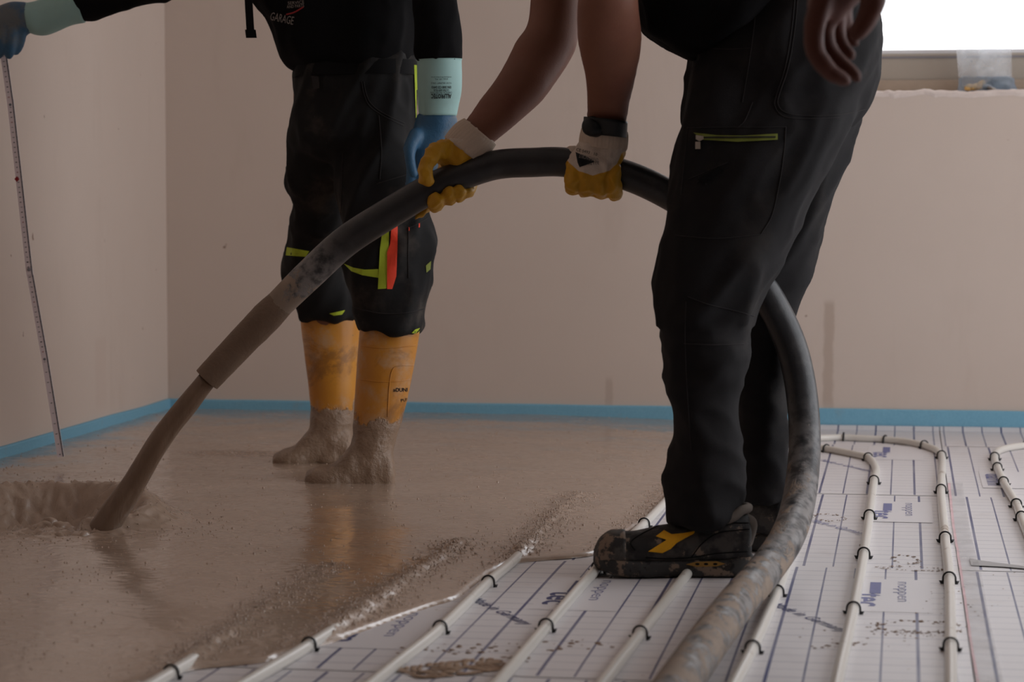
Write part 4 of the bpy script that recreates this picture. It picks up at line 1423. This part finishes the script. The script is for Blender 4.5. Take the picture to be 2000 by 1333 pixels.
tee = remesh('shirt', [
    sil([(1352, 126, 1575, -75, 4.4, .195), (1322, 112, 1548, -105, 4.4, .20), (1288, 92, 1500, -150, 4.4, .20), (1256, 62, 1440, -200, 4.4, .20), (1236, 0, 1380, -250, 4.4, .195), (1205, -90, 1325, -335, 4.4, .19), (1160, -190, 1262, -380, 4.4, .18), (1120, -270, 1190, -400, 4.4, .13)], .19, 4, 40, 0.9),
    ptube([(1235, -300, 4.36, 80), (1212, -300, 4.27, 76), (1203, -240, 4.24, 72), (1195, -165, 4.22, 72)], 20),
    ptube([(1210, -300, 4.44, 80), (1168, -305, 4.52, 76), (1130, -240, 4.56, 72), (1106, -165, 4.60, 72)], 20)],
    0.008, 4, 'tee', p2, folds(0.014, 8, (0.8, 0, 0.6)))

# zip, seams and pockets on the near leg
patch('zip_tape', [(1354, 259), (1400, 264), (1450, 265), (1519, 261), (1519, 273), (1440, 277), (1373, 273)], t2, 'neon_dull', w2t, 0.003, label='dull neon zip')
patch('zip_teeth', [(1372, 267), (1515, 266), (1515, 269), (1372, 270)], t2, 'seam', w2t, 0.0045)
patch('zip_slider', [(1359, 264), (1374, 266), (1374, 272), (1366, 276), (1359, 272)], t2, 'metal', w2t, 0.006, 4, 0.003, 'metal zip slider')
patch('zip_pull', [(1358, 277), (1368, 277), (1368, 291), (1358, 291)], t2, 'metal', w2t, 0.006, 4, 0.002, 'metal zip pull')
for ln_ in ([(1342, 250), (1400, 249), (1470, 249), (1535, 248)], [(1535, 248), (1532, 290), (1524, 350), (1508, 420), (1486, 458)], [(1344, 250), (1338, 300), (1330, 380)], [(1318, 460), (1400, 466), (1486, 458)],
            [(1558, 0), (1552, 60), (1540, 130), (1522, 185), (1520, 205), (1534, 220), (1570, 226), (1640, 224), (1690, 214)], [(1552, 0), (1546, 60), (1534, 130), (1516, 188), (1514, 208), (1530, 227), (1570, 232), (1640, 230)],
            [(1345, 350), (1380, 335), (1420, 318)], [(1360, 358), (1368, 352), (1380, 360)], [(1344, 580), (1380, 594), (1430, 606), (1474, 618)], [(1336, 672), (1400, 674), (1462, 672)], [(1340, 590), (1338, 660), (1342, 760), (1350, 880)], [(1470, 200), (1455, 235), (1440, 250)], [(1365, 92), (1420, 96), (1465, 94)],
            [(1476, 12), (1472, 60), (1462, 130), (1450, 200)]):
    seamline('seam', ln_, t2, 'seam', w2t, 1.8)
patch('flap_pocket', [(1362, 350), (1404, 325), (1414, 334), (1372, 362)], t2, 'seam_dark', w2t, 0.003)

# wrist watch on the near arm
tw = bvh(body2)
v, f = sil([(1140, 228, 1226, 238, 4.40, .040), (1139, 246, 1225, 256, 4.415, .040), (1140, 262, 1224, 270, 4.43, .040)], .04, 3, 36)
wt = obj('wrist_watch', v, f, 'watch', p2)
wt['label'] = 'black wrist watch'
c0 = P(1155, 247, 4.385)
nrm = (EYE - c0).normalized() * 0.8 - RIGHT * 0.6
nrm.normalize()
v, f = tube([c0 - nrm * 0.014, c0 - nrm * 0.002], [0.020, 0.019], 24, 1)
obj('watch_case', v, f, 'watch', wt)
v, f = tube([c0 + nrm * 0.0, c0 + nrm * 0.001], [0.0135, 0.0135], 24, 1)
obj('watch_glass', v, f, 'watch_face', wt)


def dip_attr(o, fn):
    vals = []
    for p in wverts(o):
        x, y, d = proj(p)
        vals.append(fn(x, y, d))
    add_attr(o, 'dip', np.clip(vals, 0, 1))


# near glove: back of the hand towards us, fingers closing under the hose
HD = 4.465
gl = empty('work_glove', P(1160, 388, HD))
gl.parent = p2
gl.location = WLOC[gl] - WLOC[p2]
parts = [sil([(1139, 268, 1223, 280, HD - .02, .036), (1128, 286, 1221, 292, HD - .02, .038), (1114, 306, 1217, 310, HD - .02, .042), (1105, 328, 1211, 332, HD - .018, .044), (1103, 348, 1207, 350, HD - .015, .044), (1106, 362, 1207, 366, HD - .012, .040)], .04, 4, 28, 0.9)]
for x, yb, r in ((1119, 364, 15), (1146, 368, 16), (1173, 370, 16), (1200, 374, 15)):
    parts.append(ptube([(x + 2, 335, HD - .045, r), (x, 356, HD - .043, r), (x, yb, HD - .024, r), (x + 1, yb + 3, HD + .005, r * .95), (x + 2, 362, HD + .036, r * .85), (x + 2, 340, HD + .044, r * .8)], 12, 4))
parts.append(ptube([(1118, 300, HD + .01, 15), (1112, 322, HD + .035, 14), (1122, 345, HD + .045, 12)], 12, 4))
gw = remesh('glove_hand', parts, 0.0032, 3, 'g_yellow', gl, lambda p, n: 0.0065 * (ridged(p * 38) - .4) + 0.0022 * noise.noise(p * 75))


def dipfn(x, y, d):
    # white back of the hand, yellow below a curved line
    xs_, ys_ = [1095, 1112, 1130, 1158, 1190, 1205, 1214, 1230], [300, 318, 334, 343, 334, 320, 300, 285]
    return 0.5 + (y - np.interp(x, xs_, ys_)) / 30.0 if d < HD + 0.01 else 1.0


dip_attr(gw, dipfn)
v, f = sil([(1136, 250, 1226, 258, 4.44, .042), (1133, 262, 1227, 270, 4.44, .0435), (1131, 276, 1225, 290, 4.445, .043), (1133, 284, 1221, 297, 4.445, .041)], .042, 4, 120, rib=(0.012, 40))
obj('glove_cuff', v, f, 'knit', gl)['label'] = 'ribbed white cuff'
tgv = bvh(gw)
patch('glove_emblem', [(1124, 297), (1148, 307), (1162, 316), (1132, 327), (1128, 318)], tgv, 'ink_black', gw, 0.0012, 3, 0, 'dark triangular emblem')
text_on('glove_print', 'STRONGHAND', tgv, 1150, 309, 38, 8, 14, 'ink_white', gw, 0.01, 0.002)
text_on('glove_print', 'CE 0493 · 10', tgv, 1146, 297, 42, 6, 14, 'ink_black', gw, 0.0, 0.0014)
text_on('glove_print', '31171', tgv, 1160, 319, 20, 6, 176, 'ink_black', gw, 0.0, 0.0014)

# far glove: thumb over the hose, fingertips showing underneath
HD = 4.50
gl = empty('work_glove', P(880, 395, HD))
gl.parent = p2
gl.location = WLOC[gl] - WLOC[p2]
parts = [
    sil([(908, 234, 966, 282, 4.51, .034), (886, 252, 945, 300, 4.505, .034), (868, 270, 926, 318, 4.505, .036), (850, 286, 912, 336, 4.515, .036), (838, 304, 905, 350, 4.535, .03)], .034, 4, 26),
    ptube([(892, 320, 4.54, 30), (880, 345, 4.545, 28), (868, 362, 4.545, 22)], 14),
    # thumb
    ptube([(880, 290, 4.49, 19), (858, 294, 4.470, 18), (842, 308, 4.458, 17), (833, 330, 4.452, 15.5), (832, 350, 4.452, 15), (833, 354, 4.453, 13)], 14, 5),
    # middle, ring, little fingertips curling up in front of the hose
    ptube([(868, 345, 4.555, 15), (856, 385, 4.55, 15), (850, 398, 4.515, 15), (851, 394, 4.478, 15), (853, 390, 4.468, 13)], 14, 5),
    ptube([(886, 340, 4.56, 14), (880, 374, 4.555, 14), (876, 386, 4.515, 14), (876, 380, 4.480, 14), (877, 377, 4.470, 12)], 14, 5),
    ptube([(902, 335, 4.56, 13), (900, 366, 4.555, 13), (897, 380, 4.515, 13), (896, 376, 4.484, 12), (898, 373, 4.476, 11)], 14, 5),
    ptube([(914, 335, 4.56, 12), (919, 362, 4.55, 12), (917, 374, 4.52, 11), (914, 374, 4.50, 9)], 14, 5),
    # index finger reaching along and below the hose
    ptube([(862, 345, 4.56, 14), (842, 388, 4.555, 14), (828, 404, 4.54, 12), (816, 420, 4.53, 8.5), (812, 426, 4.525, 6)], 14, 5)]
gw = remesh('glove_hand', parts, 0.0032, 3, 'g_yellow', gl, lambda p, n: 0.0065 * (ridged(p * 38) - .4) + 0.0022 * noise.noise(p * 75))
dip_attr(gw, lambda x, y, d: 0.5 - (((x - 868) * 48 - (y - 268) * 63) / 79.0 - 2) / 10.0)
v, f = sil([(907, 231, 969, 283, 4.512, .037), (892, 240, 960, 295, 4.508, .039), (880, 252, 946, 306, 4.506, .039), (868, 268, 931, 316, 4.505, .037)], .038, 4, 120, rib=(0.013, 36))
obj('glove_cuff', v, f, 'knit', gl)['label'] = 'ribbed white cuff'


# safety shoes: local frame, toe towards -x, built once per foot
def shoe(origin, heading, label_=None):
    """origin: heel bottom (world); heading: angle of the toe direction in the room plane"""
    tx = Vector((math.cos(heading), math.sin(heading), 0))
    ty = Vector((-tx.y, tx.x, 0))
    L = 0.272
    sh = empty('safety_shoe', origin)
    sh.parent = p2
    sh.location = WLOC[sh] - WLOC[p2]
    if label_:
        sh['label'] = label_

    def W(a, b, z):
        return Vector(origin) + tx * a + ty * b + UPZ * z
    # upper rings along the length: (a, half width, top z, bottom z)
    prof = [(0.0, .018, .090, .03), (.006, .030, .112, .022), (.03, .036, .118, .02), (.06, .038, .112, .02), (.10, .039, .098, .02), (.135, .041, .093, .02), (.165, .044, .088, .02), (.195, .046, .080, .02), (.222, .047, .079, .02), (.245, .045, .078, .02), (.262, .037, .067, .02), (.270, .022, .050, .022)]
    a = catmull(prof, 4)
    rings = []
    for (s, hw, zt_, zb) in a:
        ring = []
        for j in range(26):
            t = 2 * math.pi * j / 26
            cs, sn = math.cos(t), math.sin(t)
            zc = (zt_ + zb) / 2
            zz = zc + (zt_ - zb) / 2 * math.copysign(abs(sn) ** 0.75, sn)
            k = 1 - 0.42 * max(0, sn) ** 1.5
            ring.append(W(s, hw * math.copysign(abs(cs) ** 0.7, cs) * k, zz))
        rings.append(ring)
    up = remesh('shoe_upper', [loft(rings)], 0.0042, 2, 'shoe', sh, lambda p, n: 0.0016 * noise.noise(p * 40) + 0.0014 * (ridged(p * 24) - .4))
    # sole
    pr = [(-.004, .020), (.004, .031), (.03, .038), (.07, .038), (.12, .037), (.16, .041), (.20, .048), (.235, .048), (.258, .040), (.272, .024), (.277, .008)]
    a = catmull(pr, 3)
    rings = []
    for (s, hw) in a:
        zt_ = .034 + .012 * max(0, (s - .20) / .07) ** 2 + 0.006 * max(0, (.05 - s) / .05)
        zb = 0.0 + (0.016 * max(0, (s - .20) / .075) ** 2) + 0.004 * max(0, (.03 - s) / .03)
        ring = []
        for j in range(20):
            t = 2 * math.pi * j / 20
            cs, sn = math.cos(t), math.sin(t)
            ring.append(W(s, hw * math.copysign(abs(cs) ** 0.35, cs), (zt_ + zb) / 2 + (zt_ - zb) / 2 * math.copysign(abs(sn) ** 0.5, sn)))
        rings.append(ring)
    so = remesh('shoe_sole', [loft(rings)], 0.004, 1, 'sole', sh, lambda p, n: 0.0018 * noise.noise(p * 55))
    # toe cap, tongue lining, collar
    rings = []
    for (s, hw, zt_, zb) in catmull([(.222, .048, .0815, .022), (.245, .0465, .0805, .022), (.264, .038, .069, .022), (.2745, .022, .052, .024)], 4):
        ring = []
        for j in range(26):
            t = 2 * math.pi * j / 26
            cs, sn = math.cos(t), math.sin(t)
            k = 1 - 0.42 * max(0, sn) ** 1.5
            ring.append(W(s, (hw + .001) * math.copysign(abs(cs) ** 0.7, cs) * k, (zt_ + zb) / 2 + (zt_ - zb) / 2 * math.copysign(abs(sn) ** 0.75, sn)))
        rings.append(ring)
    v, f = loft(rings)
    obj('toe_cap', [p + UPZ * 0.0015 * noise.noise(p * 50) for p in v], f, 'shoe_toe', sh)
    pts_ = [W(.062 + .0 * math.cos(t), 0, 0) * 0 + W(.055 + .05 * math.cos(t), .031 * math.sin(t), .112 - .010 * math.cos(t) + (.008 if math.cos(t) < -.6 else 0)) for t in np.linspace(0, 2 * math.pi, 17)]
    pts_ = [p - UPZ * 0.010 for p in pts_]
    v, f = tube(pts_, [.0085] * 17, 10, 3, cap=False)
    obj('shoe_collar', v, f, 'collar', sh)
    v, f = tube([W(.012, 0, .060), W(.006, 0, .085), W(.006, 0, .094), W(.010, 0, .101)], [.016, .017, .016, .011], 14, 4)
    obj('heel_tab', v, f, 'collar', sh)
    return sh, up, so


near = shoe(P(1466, 1126, 4.24) * 1.0 + UPZ * (0.001 - P(1466, 1126, 4.24).z) * 1.0, math.pi + YAW)
farh = P(1543, 1085, 4.50)
far = shoe(Vector((farh.x, farh.y, 0.001)), math.pi + YAW - 0.75)
ts, tso = bvh(near[1]), bvh(near[2])
LOGO = [(1297, 1036), (1312, 1044), (1334, 1042), (1357, 1038), (1355, 1043), (1338, 1052), (1322, 1061), (1310, 1073), (1294, 1081), (1266, 1078), (1302, 1055), (1281, 1048)]
patch('shoe_logo', LOGO, ts, 'shoe_yellow', near[0], 0.0025, 3, 0.0012, 'yellow arrow-like logo')
patch('sole_insert', [(1340, 1103), (1360, 1098), (1400, 1097), (1417, 1102), (1400, 1107), (1360, 1108)], tso, 'shoe_ochre', near[0], 0.0015, 3, 0.001, 'ochre sole insert')
for x in (1362, 1379, 1397):
    patch('sole_vent', [(x + 4.5 * math.cos(t), 1102.5 + 2.4 * math.sin(t)) for t in np.linspace(0, 2 * math.pi, 9)[:-1]], tso, 'seam_dark', near[0], 0.003, 5, 0)
for ln_ in ([(1240, 1075), (1232, 1060), (1250, 1045), (1280, 1030), (1296, 1022)], [(1350, 1090), (1372, 1062), (1402, 1042), (1440, 1036), (1468, 1034)], [(1262, 1090), (1300, 1092), (1350, 1090), (1400, 1082), (1468, 1078)], [(1372, 1040), (1400, 1026), (1430, 1022), (1468, 1022)]):
    seamline('shoe_seam', ln_, ts, 'seam_dark', near[0], 2.2)

# ================================================================== HAND OF A THIRD PERSON, CLOSE TO US
D3 = 3.12
p3 = empty('person', P(1660, 170, D3))
tag(p3, 'bare arm and hand of a person reaching in from above, out of focus', 'person')
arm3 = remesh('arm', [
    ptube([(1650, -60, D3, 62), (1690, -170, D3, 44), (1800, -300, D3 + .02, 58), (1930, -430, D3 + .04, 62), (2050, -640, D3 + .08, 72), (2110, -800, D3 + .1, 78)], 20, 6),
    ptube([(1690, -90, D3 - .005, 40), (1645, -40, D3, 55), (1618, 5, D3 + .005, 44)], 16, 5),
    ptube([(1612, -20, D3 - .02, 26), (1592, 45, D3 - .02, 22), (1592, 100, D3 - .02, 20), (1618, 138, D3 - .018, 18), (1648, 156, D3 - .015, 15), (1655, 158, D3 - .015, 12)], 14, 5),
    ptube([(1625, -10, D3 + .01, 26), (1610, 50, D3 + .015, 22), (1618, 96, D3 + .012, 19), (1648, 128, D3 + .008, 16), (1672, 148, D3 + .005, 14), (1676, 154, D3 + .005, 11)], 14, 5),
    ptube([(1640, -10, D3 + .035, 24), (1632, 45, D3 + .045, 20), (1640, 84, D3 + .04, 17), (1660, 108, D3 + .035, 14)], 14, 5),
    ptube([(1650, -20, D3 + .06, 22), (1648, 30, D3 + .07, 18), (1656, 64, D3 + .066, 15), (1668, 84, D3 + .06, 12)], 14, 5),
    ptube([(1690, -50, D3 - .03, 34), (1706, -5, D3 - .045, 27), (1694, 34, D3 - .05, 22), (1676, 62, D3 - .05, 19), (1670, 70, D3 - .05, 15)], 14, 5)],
    0.0045, 4, 'skin_shaded', p3, lambda p, n: 0.0016 * noise.noise(p * 30) + 0.0012 * (ridged(p * 45) - .4))
v, f = ptube([(2010, -560, D3 + .06, 92), (2060, -660, D3 + .08, 96), (2125, -830, D3 + .1, 104)], 24, 5)
obj('sleeve', v, f, 'tee', p3)

# ================================================================== BAG ON THE WINDOW EDGE
bgc = WB(1925, 178, YB + 0.045)
bag = empty('plastic_bag', bgc)
tag(bag, 'clear crumpled plastic bag standing on the window edge', 'bag')


def WBy(px, py, dy):
    return WB(px, py, YB + dy)


nu, nv_ = 18, 26
V, Fc = [], []
for side, dy in ((0, 0.035), (1, 0.075)):
    b = len(V)
    for j in range(nv_ + 1):
        t = j / nv_
        yl = 66 + t * (150 - 66)
        xl, xr = 1866 + t * 6, 1975 + t * 1
        for i in range(nu + 1):
            s = i / nu
            x = xl + (xr - xl) * s
            bul = math.sin(math.pi * s) * 0.016 * (1 if side else -1)
            w_ = 0.007 * noise.noise(Vector((s * 5 + t * 3, t * 4, side * 9))) + 0.005 * noise.noise(Vector((s * 12 - t * 6, t * 5, 3 + side)))
            V.append(WBy(x, yl + (2 * math.sin(s * 9) if j == 0 else 0), (0.055 if i in (0, nu) else dy) + bul * t + w_ * math.sin(math.pi * min(1, max(0, s)))))
    for j in range(nv_):
        for i in range(nu):
            q = b + j * (nu + 1) + i
            Fc.append((q, q + 1, q + nu + 2, q + nu + 1))
obj('bag_film', V, Fc, 'film', bag)
# full lower part of the bag
V, Fc = [], []
nu = 40
for j in range(9):
    t = j / 8
    for i in range(nu):
        a_ = 2 * math.pi * i / nu
        hw = (53 + 6 * t - 7 * (t < .1)) * (1 + 0.04 * noise.noise(Vector((math.cos(a_) * 2, math.sin(a_) * 2, t * 3))))
        cxp = 1926 + 3 * t
        q = WBy(cxp + hw * math.cos(a_), 149 + 32 * t + 2.5 * noise.noise(Vector((math.cos(a_) * 3, 5, t * 2))), 0.055)
        q.y += 0.034 * math.sin(a_) * (0.25 + 0.75 * math.sin(math.pi * min(1, t * .75 + .2)))
        V.append(q)
    if j:
        b = (j - 1) * nu
        Fc += [(b + i, b + (i + 1) % nu, b + nu + (i + 1) % nu, b + nu + i) for i in range(nu)]
obj('bag_bottom', V, Fc, 'film_blue', bag)
for k, (x, y, r, lab) in enumerate(((1893, 171, 6.5, 'tan wooden plug in the plastic bag, left one of three'), (1905, 170, 6.5, 'tan wooden plug in the plastic bag, middle one of three'), (1915, 166, 7, 'tan wooden plug in the plastic bag, right one of three'))):
    c = WBy(x, y, 0.045)
    rr_ = r / F * 6.8
    ax = Vector((0.5, 0.3, 0.5 if k == 2 else 0.1)).normalized()
    v, f = tube([c - ax * rr_ * .9, c - ax * rr_ * .5, c + ax * rr_ * .5, c + ax * rr_ * .9], [rr_ * .8, rr_, rr_, rr_ * .8], 14, 2)
    tag(obj('wooden_plug', v, f, 'tan'), lab, 'plug', 'plugs in the bag')
v, f = tube([WBy(1925, 172, .06), WBy(1940, 163, .06), WBy(1955, 168, .055), WBy(1968, 172, .055)], [.008, .013, .011, .006], 10, 4)
tag(obj('dark_fitting', v, f, 'dark_plastic'), 'dark plastic fitting in the bag on the window edge', 'fitting')
v, f = tube([WBy(1922, 167, .035), WBy(1932, 170, .033), WBy(1944, 175, .033)], [.003, .006, .004], 8, 4)
tag(obj('metal_fitting', v, f, 'metal'), 'small metal fitting at the front of the plastic bag', 'fitting')

# ================================================================== MUD ON THE FOIL
def splats(name, lab, specs, seed):
    """specs: (px, py, length m, width m, angle, density, blob size)"""
    r = random.Random(seed)
    mb = MB()
    for (px, py, ln_, wd, ang, n, bs, ring) in specs:
        c = G(px, py)
        for _ in range(n):
            t = r.uniform(0, 2 * math.pi)
            rad = math.sqrt(r.uniform(0.5, 1.1)) if ring else math.sqrt(r.random())
            a_, b_ = ln_ / 2 * rad * math.cos(t), wd / 2 * rad * math.sin(t)
            x = c.x + a_ * math.cos(ang) - b_ * math.sin(ang)
            y = c.y + a_ * math.sin(ang) + b_ * math.cos(ang)
            s = bs * r.uniform(0.3, 1.2)
            k = 8
            el = r.uniform(0.5, 1.0)
            ro = r.uniform(0, 3.14)
            hz = s * r.uniform(0.12, 0.4)
            v = []
            for lev, zz in ((1.0, 0.0008), (0.6, 0.0008 + hz * .8)):
                for i in range(k):
                    th = 2 * math.pi * i / k
                    q = s * lev * r.uniform(0.75, 1.2)
                    ux, uy = q * math.cos(th), q * el * math.sin(th)
                    v.append((x + ux * math.cos(ro) - uy * math.sin(ro), y + ux * math.sin(ro) + uy * math.cos(ro), zz))
            v.append((x, y, 0.0008 + hz))
            f = [(i, (i + 1) % k, k + (i + 1) % k, k + i) for i in range(k)] + [(k + i, k + (i + 1) % k, 2 * k) for i in range(k)]
            mb.add(v, f)
    o = mb.build(name, 'mud')
    tag(o, lab, 'mud', kind='stuff')


# bold footprint: tread bars
r = random.Random(3)
mb = MB()
c0, c1 = G(795, 1318), G(985, 1296)
ax = (c1 - c0)
L_ = ax.length
ax.normalize()
pr_ = Vector((-ax.y, ax.x, 0))
for i in range(13):
    for j in (-2, -1, 0, 1, 2):
        s = (i + 0.5) / 13
        hw = 0.030 + 0.014 * math.sin(math.pi * s) ** 0.6
        q = c0 + ax * L_ * (s + r.uniform(-.012, .012)) + pr_ * hw * j / 2.2
        if r.random() < 0.12:
            continue
        k = 9
        hx, hy = L_ / 13 * r.uniform(.35, .85), hw * r.uniform(.16, .34)
        sl = 0.5 * (1 if j > 0 else -1)
        v = []
        for lev, zz in ((1.0, .0009), (0.7, .0014 + r.random() * .0014)):
            for m_ in range(k):
                th = 2 * math.pi * m_ / k
                u_, w_ = hx * lev * math.cos(th) * r.uniform(.8, 1.2), hy * lev * math.sin(th) * r.uniform(.8, 1.2)
                v.append(Vector((q.x, q.y, zz)) + ax * (u_ + w_ * sl) + pr_ * w_)
        f = [(m_, (m_ + 1) % k, k + (m_ + 1) % k, k + m_) for m_ in range(k)] + [tuple(range(k, 2 * k))]
        mb.add(v, f)
tag(mb.build('mud_footprint', 'mud_thin'), 'brown muddy boot print on the foil at the bottom edge', 'footprint', kind='stuff')
splats('mud_crumbs', 'crumbs of mud scattered around the boot print', [(900, 1270, .22, .10, .3, 45, .005, False), (1120, 1262, .14, .10, .5, 26, .005, False), (1010, 1290, .06, .05, 0, 16, .005, False)], 11)
splats('mud_footprint', 'pale mud footprint of crumbs right of the hose on the foil', [(1780, 1095, .0, .0, 0, 0, .004, True), (1770, 1094, .055, .10, .2, 40, .0032, True), (1783, 1112, .13, .05, -.1, 70, .0030, True)], 12)
splats('mud_footprint', 'thin mud footprint beside the clear tape near the front', [(1790, 1226, .15, .11, .15, 110, .0036, True), (1775, 1240, .12, .07, 0, 50, .003, False)], 13)
splats('mud_footprint', 'faint crumbly mud arc beside the hose', [(1618, 1012, .07, .12, .2, 60, .003, True)], 14)
splats('mud_crumbs', 'crumbs of mud scattered over the foil on the right', [(1640, 1262, .10, .04, .6, 30, .0036, False), (1850, 1180, .14, .4, 0, 30, .0025, False), (1700, 1240, .3, .3, 0, 30, .0022, False), (1950, 1130, .2, .6, 0, 20, .002, False), (1690, 1066, .02, .05, 0, 16, .0035, False)], 15)
